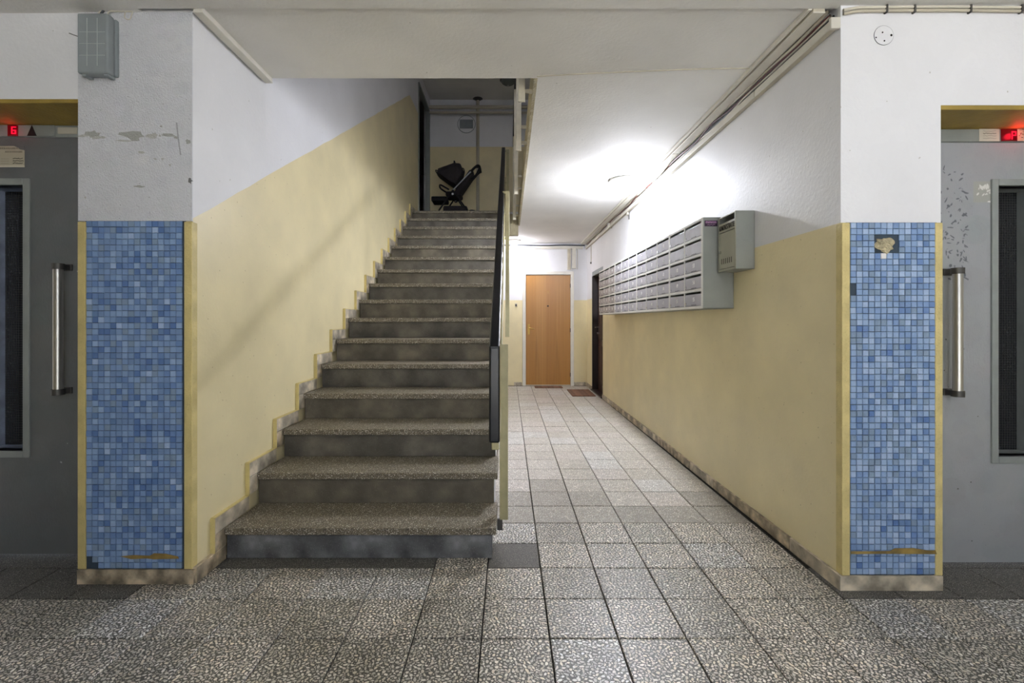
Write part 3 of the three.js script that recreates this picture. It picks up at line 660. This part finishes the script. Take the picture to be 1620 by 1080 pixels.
{ // header panels with the floor displays
  const a = thing('lift_header', 'metal header strip with red digit 6 and black arrow above left lift door', 'indicator panel', [0, 0, 0]);
  const z = -2.357;
  part('back_plate', rbox(-2.86, -1.9, 2.062, 2.121, z - 0.002, z - 0.05, 0.003), M.frameGrey, a);
  part('cover_plate', rbox(-2.62, -2.228, 2.064, 2.12, z + 0.006, z - 0.004, 0.003), M.frameGrey, a);
  const dp = part('display', rbox(-2.455, -2.404, 2.064, 2.118, z + 0.009, z + 0.004, 0.002), redPanel, a);
  const dg = part('digit', segments('6', 0.036, 0.022, 0.0048), redGlow, dp); dg.position.set(-2.434, 2.074, z + 0.009);
  const s = new THREE.Shape([new THREE.Vector2(-0.023, 0), new THREE.Vector2(0.023, 0), new THREE.Vector2(0, 0.052)]);
  part('arrow', new THREE.ExtrudeGeometry(s, { depth: 0.002, bevelEnabled: false }).translate(-2.336, 2.066, z + 0.0062), M.dark, a);
  part('label_plate', rbox(-2.215, -2.12, 2.078, 2.11, z + 0.003, z - 0.003, 0.002), M.paper, a);
  const l = new THREE.PointLight(0xff2038, 0.0018); l.position.set(-2.43, 2.09, z + 0.03); l.castShadow = true; l.shadow.radius = 0.8; a.add(l);
  const b = thing('lift_header', 'metal header strip with red letter P and paper notices above light lift door', 'indicator panel', [0, 0, 0]);
  const y = -2.278;
  part('back_plate', rbox(1.87, 2.86, 2.007, 2.069, y - 0.002, y - 0.05, 0.003), M.frameGrey, b);
  part('cover_plate', rbox(2.052, 2.6, 2.009, 2.068, y + 0.006, y - 0.004, 0.003), M.frameGrey, b);
  const dq = part('display', rbox(2.335, 2.412, 2.01, 2.067, y + 0.009, y + 0.004, 0.002), redPanel, b);
  const dh = part('digit', segments('P', 0.038, 0.022, 0.0046), redGlow, dq); dh.position.set(2.383, 2.018, y + 0.009);
  const m = new THREE.PointLight(0xff2038, 0.008); m.position.set(2.392, 2.04, y + 0.03); m.castShadow = true; m.shadow.radius = 0.8; b.add(m);
  const noteTex = canvasTex(192, 112, (x, W, H) => { x.fillStyle = '#c9c5b6'; x.fillRect(0, 0, W, H); x.strokeStyle = '#7c776c'; x.lineWidth = 3; for (let i = 0; i < 4; i++) { x.beginPath(); let p = 36; x.moveTo(p, 20 + i * 22); while (p < 160) { p += rr(4, 10); x.lineTo(p, 20 + i * 22 + rr(-4, 4)); } x.lineWidth = i === 1 ? 6 : 2.5; x.stroke(); } });
  single('paper_notice', FULL(box(2.232, 2.327, 2.01, 2.068, y + 0.0065, y + 0.0078)), std({ map: noteTex, roughness: 0.85 }), 'small cream paper notice with faint writing beside the red letter P', 'notice');
  const noteTex2 = canvasTex(192, 112, (x, W, H) => { x.fillStyle = '#b9b196'; x.fillRect(0, 0, W, H); for (let i = 0; i < 26; i++) blob(x, rnd() * W, rnd() * H, rr(3, 12), ['#5f5a4a', '#8f6a60', '#86805f', '#d4ccb0'][rnd() * 4 | 0], 7, rr(1, 2.5), rr(-0.3, 0.3)); });
  single('paper_notice', FULL(box(2.414, 2.5, 2.012, 2.068, y + 0.0065, y + 0.0078)), std({ map: noteTex2, roughness: 0.85 }), 'torn stained paper label right after the red letter P', 'notice');
  const faultTex = canvasTex(256, 224, (x, W, H) => {
    x.fillStyle = '#b3ad98'; x.fillRect(0, 0, W, H); x.fillStyle = '#34322c'; x.font = 'bold 26px serif'; x.textAlign = 'center';
    x.fillText('DERANJAMENTE', W / 2 - 12, 34); x.fillText('ASCENSOARE', W / 2 + 20, 70);
    x.strokeStyle = '#4a473e'; x.lineWidth = 5;
    for (let i = 0; i < 3; i++) { x.lineWidth = 7; x.beginPath(); let p = 138; x.moveTo(p, 132 + i * 25); while (p < 240) { p += rr(5, 10); x.lineTo(p, 132 + i * 25 + rr(-4, 4)); } x.stroke(); x.lineWidth = 1.6; x.beginPath(); x.moveTo(14, 136 + i * 25); x.lineTo(100, 136 + i * 25); x.stroke(); }
    x.fillStyle = '#cfcab8'; x.fillRect(0, 206, W, 18); x.fillStyle = '#696c6d'; x.beginPath(); x.moveTo(150, 0); x.lineTo(256, 0); x.lineTo(256, 44); x.lineTo(214, 38); x.lineTo(196, 20); x.closePath(); x.fill();
  });
  single('paper_notice', FULL(box(-2.502, -2.378, 1.914, 2.018, z + 0.0005, z + 0.0022)), std({ map: faultTex, roughness: 0.85 }), 'torn beige lift fault notice with black lettering on left lift door', 'notice');
}

// ------------------------------------------------------------------ lobby wall fittings
{
  const j = thing('junction_box', 'grey plastic electrical junction box with gridded cover high on left pillar', 'junction box', [-1.784, 2.222, -DL + 0.006]);
  part('base', rbox(-0.07, 0.07, 0.006, 0.256, 0, 0.02, 0.006), M.boxGrey, j);
  const cv = part('cover', rbox(-0.066, 0.066, 0.0, 0.258, 0.0215, 0.06, 0.008, 3), M.boxGrey, j);
  const ribs = [];
  for (const x of [-0.022, 0.022]) ribs.push(rbox(x - 0.0015, x + 0.0015, 0.03, 0.235, 0.0595, 0.061, 0.0006));
  for (const y of [0.075, 0.125, 0.175]) ribs.push(rbox(-0.055, 0.055, y - 0.0015, y + 0.0015, 0.0595, 0.061, 0.0006));
  part('cover_grid', ribs, M.gridGrey, cv);
  for (const x of [-0.045, 0.05]) part('cover_lug', rbox(x - 0.01, x + 0.01, -0.008, 0.004, 0.01, 0.05, 0.003), M.boxGrey, j);
  const cb = (pts, r, m) => part('cable', tube(pts, r, 24, 6, 0.5), m, j);
  cb([[-0.02, 0.255, 0.02], [-0.015, 0.28, 0.012], [-0.005, 0.3, 0.008]], 0.004, M.cableWhite);
  cb([[-0.008, 0.255, 0.02], [-0.004, 0.28, 0.012], [0.008, 0.3, 0.01]], 0.005, M.cableGrey);
  cb([[0.03, 0.255, 0.02], [0.034, 0.29, 0.014], [0.07, 0.297, 0.008], [0.13, 0.298, 0.006]], 0.003, M.cableWhite);
  cb([[0.1, 0.298, 0.006], [0.098, 0.27, 0.008], [0.12, 0.262, 0.008], [0.132, 0.297, 0.006]], 0.0022, M.cableWhite);
  cb([[-0.066, 0.168, 0.03], [-0.085, 0.17, 0.04], [-0.108, 0.176, 0.05]], 0.0016, M.dark);

  const c = thing('cover_plate', 'round painted-over box cover with four dark holes on right pillar', 'cover plate', [1.62, 2.39, -DR]);
  part('disc', new THREE.CylinderGeometry(0.041, 0.042, 0.003, 40).rotateX(Math.PI / 2).translate(0, 0, 0.0015), M.white, c);
  part('rim', new THREE.TorusGeometry(0.0415, 0.0009, 6, 48).translate(0, 0, 0.002), M.cableGrey, c);
  for (const [x, y, r] of [[-0.006, 0.012, 0.0035], [0.032, 0.0, 0.005], [-0.034, -0.01, 0.003], [0.002, -0.024, 0.0035]]) part('screw_hole', rod([x, y, 0.002], [x, y, 0.0038], r), M.hole, c);

  const y0 = 2.493;
  const g = thing('cable_bundle', 'two pale cables clipped along the top of the right pillar', 'cables', [0, 0, 0]);
  for (const [k, dy, r, m] of [[0, 0.012, 0.0065, M.cableWhite], [1, -0.003, 0.006, M.pvcOld]])
    part('cable', tube([[1.44, y0 + dy - 0.012, -DR + 0.01], [1.5, y0 + dy - 0.003, -DR + 0.012], [1.56, y0 + dy, -DR + 0.01], [1.9, y0 + dy + 0.002, -DR + 0.01], [2.3, y0 + dy - 0.001, -DR + 0.01], [2.85, y0 + dy, -DR + 0.01]], r, 80, 8, 0.5), m, g);
  for (const x of [1.62, 1.74, 1.98, 2.2]) part('clip', rbox(x, x + 0.008, y0 - 0.012, y0 + 0.022, -DR, -DR + 0.019, 0.002), M.cast, g);
  const t = thing('cable_trunking', 'short white plastic trunking under the ceiling above the stair wall', 'trunking', [0, 0, 0]);
  part('channel', rbox(-1.376, -1.338, 2.512, CE - 0.0005, -2.092, -2.72, 0.002), M.pvc, t);
  part('lid', rbox(-1.379, -1.335, 2.506, 2.514, -2.092, -2.72, 0.003), M.pvc, t);
  single('ceiling_cable', tube([[0.16, CE - 0.004, -2.69], [0.45, CE - 0.004, -2.66], [0.8, CE - 0.004, -2.63], [1.1, CE - 0.004, -2.61], [1.32, CE - 0.004, -2.605]], 0.0035, 50, 6, 0.5), M.pvcOld, 'thin painted cable crossing the corridor ceiling to the trunking', 'cable');
}

// ------------------------------------------------------------------ trunking and cables along the corridor wall
{
  const mk = (name, label, cat) => { const g = thing(name, label, cat); onRight(g, DR); return g; };
  const L = (d) => -(d - DR);
  const a = mk('cable_trunking', 'wide white trunking fixed to corridor ceiling above the mailboxes', 'trunking');
  part('channel', rbox(-0.104, -0.052, CE - 0.026, CE - 0.0005, L(2.092), L(8.48), 0.002), M.pvcOld, a);
  for (const [p, q] of [[2.092, 3.86], [3.868, 5.6], [5.608, 7.1], [7.108, 8.48]]) part('lid', rbox(-0.106, -0.05, CE - 0.032, CE - 0.025, L(p), L(q), 0.003), M.pvc, a);
  const b = mk('cable_trunking', 'narrow white trunking on corridor ceiling beside the wide one', 'trunking');
  part('channel', rbox(-0.126, -0.109, CE - 0.02, CE - 0.0005, L(2.092), L(8.48), 0.002), M.pvc, b);
  const c = mk('cable_trunking', 'white trunking on corridor wall above the mailboxes', 'trunking');
  part('channel', rbox(-0.03, 0, CE - 0.104, CE - 0.07, L(2.085), L(8.53), 0.003), M.pvcOld, c);
  for (const [p, q] of [[2.085, 2.72], [2.728, 4.3], [4.308, 6.2], [6.208, 8.53]]) part('lid', rbox(-0.035, -0.029, CE - 0.106, CE - 0.068, L(p), L(q), 0.003), M.pvc, c);
  part('end_cap', rbox(-0.04, 0.004, CE - 0.112, CE - 0.062, L(2.07), L(2.088), 0.004), M.pvc, c);
  const kinds = [[M.cableGrey, 'dark grey cable sagging between the two corridor trunkings', 0.0055], [M.cableWhite, 'white cable lying between the two corridor trunkings', 0.006], [M.cableRed, 'dark red cable lying between the two corridor trunkings', 0.005], [M.pvcOld, 'thick beige cable between the two corridor trunkings', 0.009]];
  const cb = mk('cable_bundle', 'loose bundle of grey, white and dark red cables between the corridor trunkings', 'cables');
  kinds.forEach(([m, l, r], k) => {
    const pts = []; for (let i = 0; i <= 26; i++) { const d = 2.1 + (8.4 - 2.1) * i / 26; pts.push([-0.012 - 0.009 * k + rr(-0.006, 0.006), CE - 0.046 + (k === 3 ? 0.018 : 0) + rr(-0.011, 0.011) + (k === 2 ? 0.008 : 0), L(d)]); }
    part('cable', tube(pts, r, 150, 6, 0.5), m, cb);
  });
  const jb = mk('junction_box', 'round beige junction box among cables near the end wall', 'junction box');
  part('body', new THREE.CylinderGeometry(0.04, 0.04, 0.045, 24).rotateZ(Math.PI / 2).translate(-0.022, CE - 0.075, L(6.55)), M.pvcOld, jb);
  part('lid', new THREE.CylinderGeometry(0.036, 0.042, 0.01, 24).rotateZ(-Math.PI / 2).translate(-0.049, CE - 0.075, L(6.55)), M.pvc, jb);
  const sb = mk('cable_clamp', 'small grey bracket hanging below wall trunking near the ceiling lamp', 'bracket');
  part('tab', rbox(-0.012, 0, CE - 0.19, CE - 0.106, L(5.6), L(5.615), 0.002), M.cast, sb);
  part('hook', rbox(-0.03, 0, CE - 0.135, CE - 0.106, L(5.6), L(5.64), 0.003), M.pvcOld, sb);
  const dr = mk('cable_drop', 'thin cable dropping from wall trunking beside dark brown door', 'cable');
  part('sheath', rod([-0.006, CE - 0.106, L(8.1)], [-0.006, 2.14, L(8.1)], 0.006), M.pvcOld, dr);
  part('end_box', rbox(-0.02, 0, 2.12, 2.15, L(8.085), L(8.115), 0.003), M.cast, dr);
  // end wall runs
  const e = thing('cable_trunking', 'white trunking along the top of the end wall above the wooden door', 'trunking');
  part('channel', rbox(-0.2, 1.33, CE - 0.1, CE - 0.05, -DB, -DB + 0.035, 0.003), M.pvc, e);
  const ec = single('cable', tube([[-0.2, CE - 0.035, -DB + 0.02], [0.2, CE - 0.03, -DB + 0.02], [0.6, CE - 0.04, -DB + 0.02], [1.0, CE - 0.03, -DB + 0.02], [1.36, CE - 0.04, -DB + 0.03]], 0.012, 60, 6, 0.5), M.cableGrey, 'dark cable bundle above the end wall trunking', 'cable');
  const v1 = thing('cable_trunking', 'vertical greyish trunking dropping beside the top corner of wooden door', 'trunking');
  part('channel', rbox(1.055, 1.112, CE - 0.47, CE - 0.1, -DB, -DB + 0.04, 0.004), M.pvcOld, v1);
  const v2 = thing('cable_trunking', 'vertical white trunking dropping next to the greyish one', 'trunking');
  part('channel', rbox(1.135, 1.205, CE - 0.45, CE - 0.1, -DB, -DB + 0.04, 0.004), M.pvc, v2);
  single('cable_drop', rod([1.235, CE - 0.1, -DB + 0.006], [1.235, CE - 0.46, -DB + 0.006], 0.006), M.cableWhite, 'thin white cable dropping from end wall trunking beside the vertical trunkings', 'cable');
}

// ------------------------------------------------------------------ mailboxes
const font = await new FontLoader().loadAsync('fonts/droid/droid_sans_bold.typeface.json');
function text(s, size, depth = 0.0012, wide = 1) {
  const g = new TextGeometry(s, { font, size, depth, curveSegments: 3, bevelEnabled: false });
  g.computeBoundingBox(); const b = g.boundingBox; g.translate(-(b.min.x + b.max.x) / 2, -(b.min.y + b.max.y) / 2, 0);
  g.scale(wide, 1, 1); g.rotateY(-Math.PI / 2);                 // faces -x, reads towards the viewer's right
  return g;
}
{
  const BW = 0.3045, BH = 0.112, DEP = 0.2, Y0 = 1.238, D0 = 3.04;
  const panelG = rbox(-DEP - 0.001, -DEP + 0.012, 0.019, 0.095, 0.012, BW - 0.012, 0.0025);
  const lockG = merge([rod([-DEP - 0.001, 0.036, 0.032], [-DEP - 0.007, 0.036, 0.032], 0.008, 14), box(-DEP - 0.0075, -DEP - 0.0068, 0.031, 0.041, 0.031, 0.033)]);
  const ventG = merge([0, 1, 2, 3, 4].map(i => rbox(-DEP - 0.0016, -DEP - 0.0006, 0.022, 0.028, 0.125 + i * 0.018, 0.133 + i * 0.018, 0.0004)));
  const banks = [[3, 2, 'two columns wide, purple sticker on its side'], [3, 3, 'with three columns of doors, numbered 31 to 45'], [3, 3, 'with doors numbered 16 to 30, between the other three-column banks'], [3, 3, 'with doors numbered 1 to 15, next to dark brown door']];
  let col = 11, d = D0;
  for (const [, nc, l] of banks) {
    const b = thing('mailbox_bank', 'grey metal mailbox bank ' + l, 'mailbox', [0, 0, 0], 'mailbox banks on the corridor wall');
    const W = nc * BW; d += W; onRight(b, d - 0.002, Y0);         // local z runs from the far end (0) towards the lobby (W)
    const H = 5 * BH, t = 0.004, w = W - 0.004;
    part('body', [box(-0.004, 0, 0, H + 0.018, 0, w), box(-DEP + 0.004, 0, H + 0.014, H + 0.018, 0, w), box(-DEP + 0.004, 0, 0, t, 0, w), box(-DEP + 0.004, 0, 0, H + 0.018, 0, t), box(-DEP + 0.004, 0, 0, H + 0.018, w - t, w),
      ...Array.from({ length: nc - 1 }, (_, i) => box(-DEP + 0.01, 0, t, H, (i + 1) * BW - 0.002, (i + 1) * BW + 0.002)), ...[1, 2, 3, 4].map(r => box(-DEP + 0.01, -0.004, r * BH - 0.002, r * BH + 0.002, t, w - t))], M.mailBody, b);
    const fr = [];
    for (let i = 0; i <= nc; i++) { const c = Math.min(Math.max(i * BW, 0.007), w - 0.007); fr.push(rbox(-DEP - 0.002, -DEP + 0.006, 0, H + 0.018, c - 0.0075, c + 0.0075, 0.0015)); }
    for (let r = 0; r <= 5; r++) { const y = r * BH + 0.008; fr.push(rbox(-DEP - 0.0015, -DEP + 0.006, y - 0.0085, y + 0.0085, 0, w, 0.0015)); }
    part('face_frame', fr, M.mailEdge, b);
    for (let c = 0; c < nc; c++) {
      const number = col - nc + c;                               // column index from the far end
      for (let r = 0; r < 5; r++) {
        const no = number * 5 + 5 - r, blank = number >= 9 && r >= 3;
        const m = blank ? M.mailDoorC : number < 3 ? M.mailDoorB : M.mailDoor;
        const dr = part('door', panelG, m, b); dr.position.set(0, r * BH, c * BW); dr.rotation.y = 0;
        part('lock', lockG, M.chrome, dr); part('vent', ventG, M.dark, dr);
        if (!blank) { const n = part('number', text(String(no), 0.026, 0.001, 0.85), M.num, dr); n.position.set(-DEP - 0.001, 0.062, 0.165); }
      }
    }
    col -= nc;
  }
  const sTex = canvasTex(256, 112, (x, W, H) => { x.fillStyle = '#3b2440'; x.fillRect(0, 0, W, H); x.fillStyle = '#b48ab0'; x.fillRect(20, 14, 216, 40); x.fillStyle = '#5b2f58'; x.font = 'bold 30px sans-serif'; x.textAlign = 'center'; x.strokeStyle = '#5b2f58'; x.lineWidth = 5; for (const yy of [34]) { x.beginPath(); let p = 30; x.moveTo(p, yy); while (p < 226) { p += rr(6, 12); x.lineTo(p, yy + rr(-12, 12)); } x.stroke(); } x.strokeStyle = '#c9a2c4'; x.beginPath(); let q = 50; x.moveTo(q, 82); while (q < 206) { q += rr(6, 12); x.lineTo(q, 82 + rr(-12, 12)); } x.stroke(); });
  const st = single('sticker', FULL(box(-0.186, -0.105, 0, 0.037, -0.0012, 0)), std({ map: sTex, roughness: 0.5 }), 'small purple sticker on the side of the mailbox bank', 'sticker');
  onRight(st, D0, Y0 + 0.52); st.translateZ(0.0016);

  const a = thing('letter_box', 'single beige-grey metal letter box marked ADMINISTRATIE beside the mailboxes', 'mailbox', [0, 0, 0]);
  onRight(a, 3.012, 1.462);
  const w = 0.226, h = 0.338, dp = 0.108;
  part('body', [box(-0.003, 0, 0, h, 0, w), box(-dp, 0, 0, 0.003, 0, w), box(-dp, 0, 0, h, 0, 0.003), box(-dp, 0, 0, h, w - 0.003, w), box(-dp, 0, h - 0.003, h, 0, w)], M.mailBody, a);
  part('face_frame', [rbox(-dp - 0.003, -dp + 0.003, 0, h, 0, 0.014, 0.0015), rbox(-dp - 0.003, -dp + 0.003, 0, h, w - 0.014, w, 0.0015), rbox(-dp - 0.003, -dp + 0.003, 0, 0.014, 0, w, 0.0015), rbox(-dp - 0.003, -dp + 0.003, h - 0.008, h, 0, w, 0.0015), rbox(-dp - 0.003, -dp + 0.003, 0.24, h - 0.042, 0.012, w - 0.012, 0.0015)], M.admin, a);
  const dr = part('door', rbox(-dp - 0.002, -dp + 0.004, 0.017, 0.236, 0.017, w - 0.017, 0.002), M.admin, a);
  part('lock', rod([-dp - 0.002, 0.12, 0.034], [-dp - 0.012, 0.12, 0.034], 0.009, 14), M.chrome, dr);
  part('vent', Array.from({ length: 6 }, (_, i) => rbox(-dp - 0.0026, -dp - 0.0016, 0.045, 0.078, 0.044 + i * 0.025, 0.051 + i * 0.025, 0.0004)), M.dark, dr);
  const tx = part('lettering', text('ADMINISTRATIE', 0.03, 0.001, 0.62), M.ink, a); tx.position.set(-dp - 0.0032, 0.267, w / 2);
}

// ------------------------------------------------------------------ wooden door, mats, bell
{
  const d = structure('door_3', 'oak veneer flat door in white frame at the end wall', 'door');
  const x0 = 0.316, x1 = 1.105, top = 1.972, z = -DB;
  part('leaf', FULL(rbox(x0, x1, 0.02, top, z, z + 0.03, 0.004)), M.woodDoor, d);
  const fr = std({ map: mottled(0xe2ded2, 0.05, 0.5, 60, 0x9c9480), roughness: 0.4 });
  part('frame', [rbox(x0 - 0.062, x0 - 0.004, 0, top + 0.06, z, z + 0.045, 0.005), rbox(x1 + 0.004, x1 + 0.062, 0, top + 0.06, z, z + 0.045, 0.005), rbox(x0 - 0.004, x1 + 0.004, top + 0.004, top + 0.06, z, z + 0.045, 0.005)], fr, d);
  part('threshold', rbox(x0 - 0.004, x1 + 0.004, 0, 0.018, z, z + 0.04, 0.004), M.pvcOld, d);
  part('handle', [rbox(x0 + 0.03, x0 + 0.068, 0.91, 1.1, z + 0.03, z + 0.036, 0.003), rod([x0 + 0.049, 1.03, z + 0.034], [x0 + 0.049, 1.03, z + 0.08], 0.009), tube([[x0 + 0.049, 1.03, z + 0.078], [x0 + 0.09, 1.025, z + 0.085], [x0 + 0.15, 1.005, z + 0.08]], 0.0085, 16, 8, 0.5)], M.brass, d);
  part('peephole', rod([x0 + 0.39, 1.42, z + 0.03], [x0 + 0.39, 1.42, z + 0.038], 0.014, 16), M.dark, d);
  for (const y of [0.2, 0.99, 1.78]) part('hinge', rod([x1 + 0.0, y - 0.035, z + 0.036], [x1 + 0.0, y + 0.035, z + 0.036], 0.008), M.cast, d);
  const num = text('1', 0.04, 0.002); num.rotateY(Math.PI / 2); const nm = part('number', num, M.brass, d); nm.position.set(x0 + 0.39, 1.66, z + 0.03);
  single('doormat', rbox(-0.24, 0.24, 0, 0.01, -0.13, 0.13, 0.004), M.mat, 'thin reddish-brown doormat in front of the wooden door', 'doormat', [0.7, 0.001, -DB + 0.2]);
  single('doormat', rbox(-0.18, 0.18, 0, 0.014, -0.34, 0.34, 0.005), M.mat, 'bristly brown doormat in front of the dark brown door', 'doormat', [1.16, 0.001, -7.66]);
  const b = thing('door_bell', 'small dark bell push on end wall beside the wooden door', 'bell', [0.14, 1.44, -DB]);
  part('plate', rbox(-0.02, 0.02, -0.03, 0.03, 0, 0.01, 0.004), M.pvcOld, b);
  part('button', rod([0, -0.004, 0.01], [0, -0.004, 0.022], 0.014, 14), M.dark, b);
}

// ------------------------------------------------------------------ ceiling lamps
function domeLamp(key, label, y = CE) {
  const [x, z, r, cd, col, down] = LAMPS[key];
  const g = thing('ceiling_lamp', label, 'lamp', [x, y, z]);
  const base = new THREE.LatheGeometry([[0, 0], [r, 0], [r, -0.018], [r * 0.97, -0.026], [0, -0.026]].map(p => new THREE.Vector2(...p)), 48);
  part('base', base, M.lampBase, g);
  const pts = []; for (let i = 0; i <= 14; i++) { const a = i / 14 * Math.PI / 2; pts.push(new THREE.Vector2(r * 0.93 * Math.sin(a), -0.026 - 0.055 * Math.cos(a))); }
  part('lamp_diffuser', new THREE.LatheGeometry(pts, 48), std({ color: 0xffffff, emissive: col, emissiveIntensity: 3.2, roughness: 0.35 }), g);
  const l = new THREE.PointLight(col, cd, 0, 2); l.position.set(0, -0.078, 0); l.castShadow = true; l.shadow.radius = 5; l.shadow.mapSize.set(2048, 2048); l.shadow.bias = -0.0005; g.add(l);
  const q = r * 1.1, a = new THREE.RectAreaLight(col, down / (q * q), q, q); a.position.set(0, -0.083, 0); a.rotation.x = -Math.PI / 2; g.add(a);   // added downward light below the dome, for the floor and lower walls
}
domeLamp('corridor', 'lit round ceiling lamp beside the corridor trunking');
domeLamp('rear', 'lit round ceiling lamp under the landing near the wooden door');
domeLamp('lobbyRight', 'lit round ceiling lamp in the lobby in front of the light grey lift door', CL);
domeLamp('lobbyBack', 'lit round ceiling lamp at the rear of the lobby', CL);
domeLamp('upper', 'lit round ceiling lamp over the upper corridor', CE2);

// ------------------------------------------------------------------ upper landing
{
  const o = thing('ceiling_lamp', 'unlit grey dome lamp on the upper landing ceiling', 'lamp', [0.0, CE2, -7.8]);
  part('base', new THREE.CylinderGeometry(0.13, 0.135, 0.03, 36).translate(0, -0.015, 0), M.cast, o);
  const pts = []; for (let i = 0; i <= 12; i++) { const a = i / 12 * Math.PI / 2; pts.push(new THREE.Vector2(0.12 * Math.sin(a), -0.03 - 0.08 * Math.cos(a))); }
  part('diffuser', new THREE.LatheGeometry(pts, 36), M.lampOff, o);
  part('knob', new THREE.SphereGeometry(0.015, 12, 8).translate(0, -0.115, 0), M.steel, o);
  const p = thing('pipe', 'white vertical pipe on the upper landing wall behind the stroller', 'pipe', [-0.54, FL2, -DB + 0.03]);
  part('tube', rod([0, 0, 0], [0, CE2 - FL2, 0], 0.028, 16), M.pvcOld, p);
  part('ceiling_collar', new THREE.LatheGeometry([[0.028, -0.03], [0.06, -0.012], [0.09, 0], [0, 0]].map(q => new THREE.Vector2(...q)), 24).translate(0, CE2 - FL2, 0), M.cast, p);
  for (const [y, r, l] of [[4.93, 0.03, 'upper horizontal pipe under the landing ceiling'], [4.83, 0.022, 'lower horizontal pipe under the landing ceiling']]) single('pipe', rod([XL + 0.002, y, -DB + 0.09], [1.38, y, -DB + 0.09], r, 14), M.pvcOld, l, 'pipe');
  const m = thing('cover_plate', 'round plate with square lid on the dark upper landing wall', 'cover plate', [-0.745, 4.66, -DB]);
  part('disc', new THREE.CylinderGeometry(0.155, 0.155, 0.012, 40).rotateX(Math.PI / 2).translate(0, 0, 0.006), M.white, m);
  part('ring', new THREE.TorusGeometry(0.155, 0.006, 8, 48).translate(0, 0, 0.01), M.boxGrey, m);
  part('lid', rbox(-0.12, 0.12, -0.08, 0.08, 0.012, 0.022, 0.004), M.boxGrey, m);
}
{ // stroller on the landing
  const s = thing('stroller', 'folded-down dark baby stroller with silver push bar on the upper landing', 'stroller', [-0.88, FL2, -8.1]);
  const F = 0.58;                                   // hub height above the landing used as the frame joint
  const hoodShape = (sc, z) => [[-0.3, 0.97], [-0.32, 0.9], [-0.1, 0.74], [0.02, 0.68], [0.1, 0.84], [0.13, 0.95], [0.08, 1.06], [-0.02, 1.07]].map(([x, y]) => new THREE.Vector3((x + 0.02) * sc - 0.02, (y - 0.72) * sc + 0.72, z));
  const pos = [], rings = [[-0.2, 0.72], [-0.17, 0.93], [-0.06, 1.0], [0.06, 1.0], [0.17, 0.93], [0.2, 0.72]].map(([z, k]) => hoodShape(k, z));
  const tri = (a, b, c) => pos.push(a.x, a.y, a.z, b.x, b.y, b.z, c.x, c.y, c.z);
  for (let i = 0; i + 1 < rings.length; i++) for (let j = 0; j < 8; j++) { const k = (j + 1) % 8; tri(rings[i][j], rings[i + 1][j], rings[i + 1][k]); tri(rings[i][j], rings[i + 1][k], rings[i][k]); }
  for (const [R, f] of [[rings[0], 0], [rings[5], 1]]) for (let j = 1; j < 7; j++) f ? tri(R[0], R[j + 1], R[j]) : tri(R[0], R[j], R[j + 1]);
  const hg = new THREE.BufferGeometry(); hg.setAttribute('position', new THREE.Float32BufferAttribute(pos, 3));
  part('hood', uvm(hg), M.fabric, s);
  for (const a of [[-0.31, 0.93], [-0.02, 1.075], [0.12, 0.96]]) part('hood_rib', tube([[0.0, 0.7, -0.2], [a[0], a[1], -0.15], [a[0], a[1], 0.15], [0.0, 0.7, 0.2]], 0.008, 40, 6, 0.4), M.blackSoft, s);
  part('seat', [rbox(-0.16, 0.1, 0.5, 0.58, -0.17, 0.17, 0.03, 3), (() => { const g = new RoundedBoxGeometry(0.09, 0.5, 0.34, 3, 0.03); g.rotateZ(-0.6); g.translate(0.14, 0.72, 0); return g.toNonIndexed(); })()], M.fabric, s);
  part('footrest', rbox(-0.4, -0.14, 0.42, 0.5, -0.15, 0.15, 0.02, 3), M.blackSoft, s);
  part('bumper_bar', tube([[-0.1, 0.6, -0.18], [-0.24, 0.68, -0.17], [-0.27, 0.68, 0], [-0.24, 0.68, 0.17], [-0.1, 0.6, 0.18]], 0.014, 40, 8, 0.5), M.blackSoft, s);
  for (const z of [-0.22, 0.22]) {
    part('push_tube', rod([-0.03, F, z], [0.27, 0.89, z], 0.011), M.alu, s);
    part('frame_tube', rod([-0.03, F, z], [-0.36, 0.1, z], 0.013), M.blackSoft, s);
    part('frame_tube', rod([-0.03, F, z], [0.28, 0.14, z], 0.013), M.blackSoft, s);
    part('hub', rod([-0.03, F - 0.06, z - 0.02], [-0.03, F - 0.06, z + 0.03], 0.035, 18), M.blackSoft, s);
    part('hub_cap', rod([-0.03, F - 0.07, z + 0.03], [-0.03, F - 0.07, z + 0.036], 0.017, 14), M.alu, s);
    for (const [x, r] of [[-0.36, 0.09], [0.28, 0.13]]) { const w = part('wheel', new THREE.TorusGeometry(r - 0.018, 0.018, 10, 30).translate(x, r, z), M.black, s); part('wheel_hub', rod([x, r, z - 0.014], [x, r, z + 0.014], r * 0.55, 20), M.blackSoft, w); }
  }
  part('handlebar', tube([[0.26, 0.88, 0.22], [0.34, 0.965, 0.2], [0.4, 0.985, 0.12], [0.41, 0.95, 0], [0.4, 0.985, -0.12], [0.34, 0.965, -0.2], [0.26, 0.88, -0.22]], 0.021, 60, 10, 0.5), M.blackSoft, s);
  part('handle_grip', tube([[0.27, 0.88, 0.22], [0.36, 0.98, 0.22], [0.41, 0.96, 0.22], [0.36, 0.84, 0.22], [0.28, 0.76, 0.22]], 0.018, 40, 8, 0.5), M.blackSoft, s);
  part('basket', rbox(-0.2, 0.2, 0.18, 0.34, -0.17, 0.17, 0.03, 3), M.fabric, s);
}

renderer.render(scene, camera);
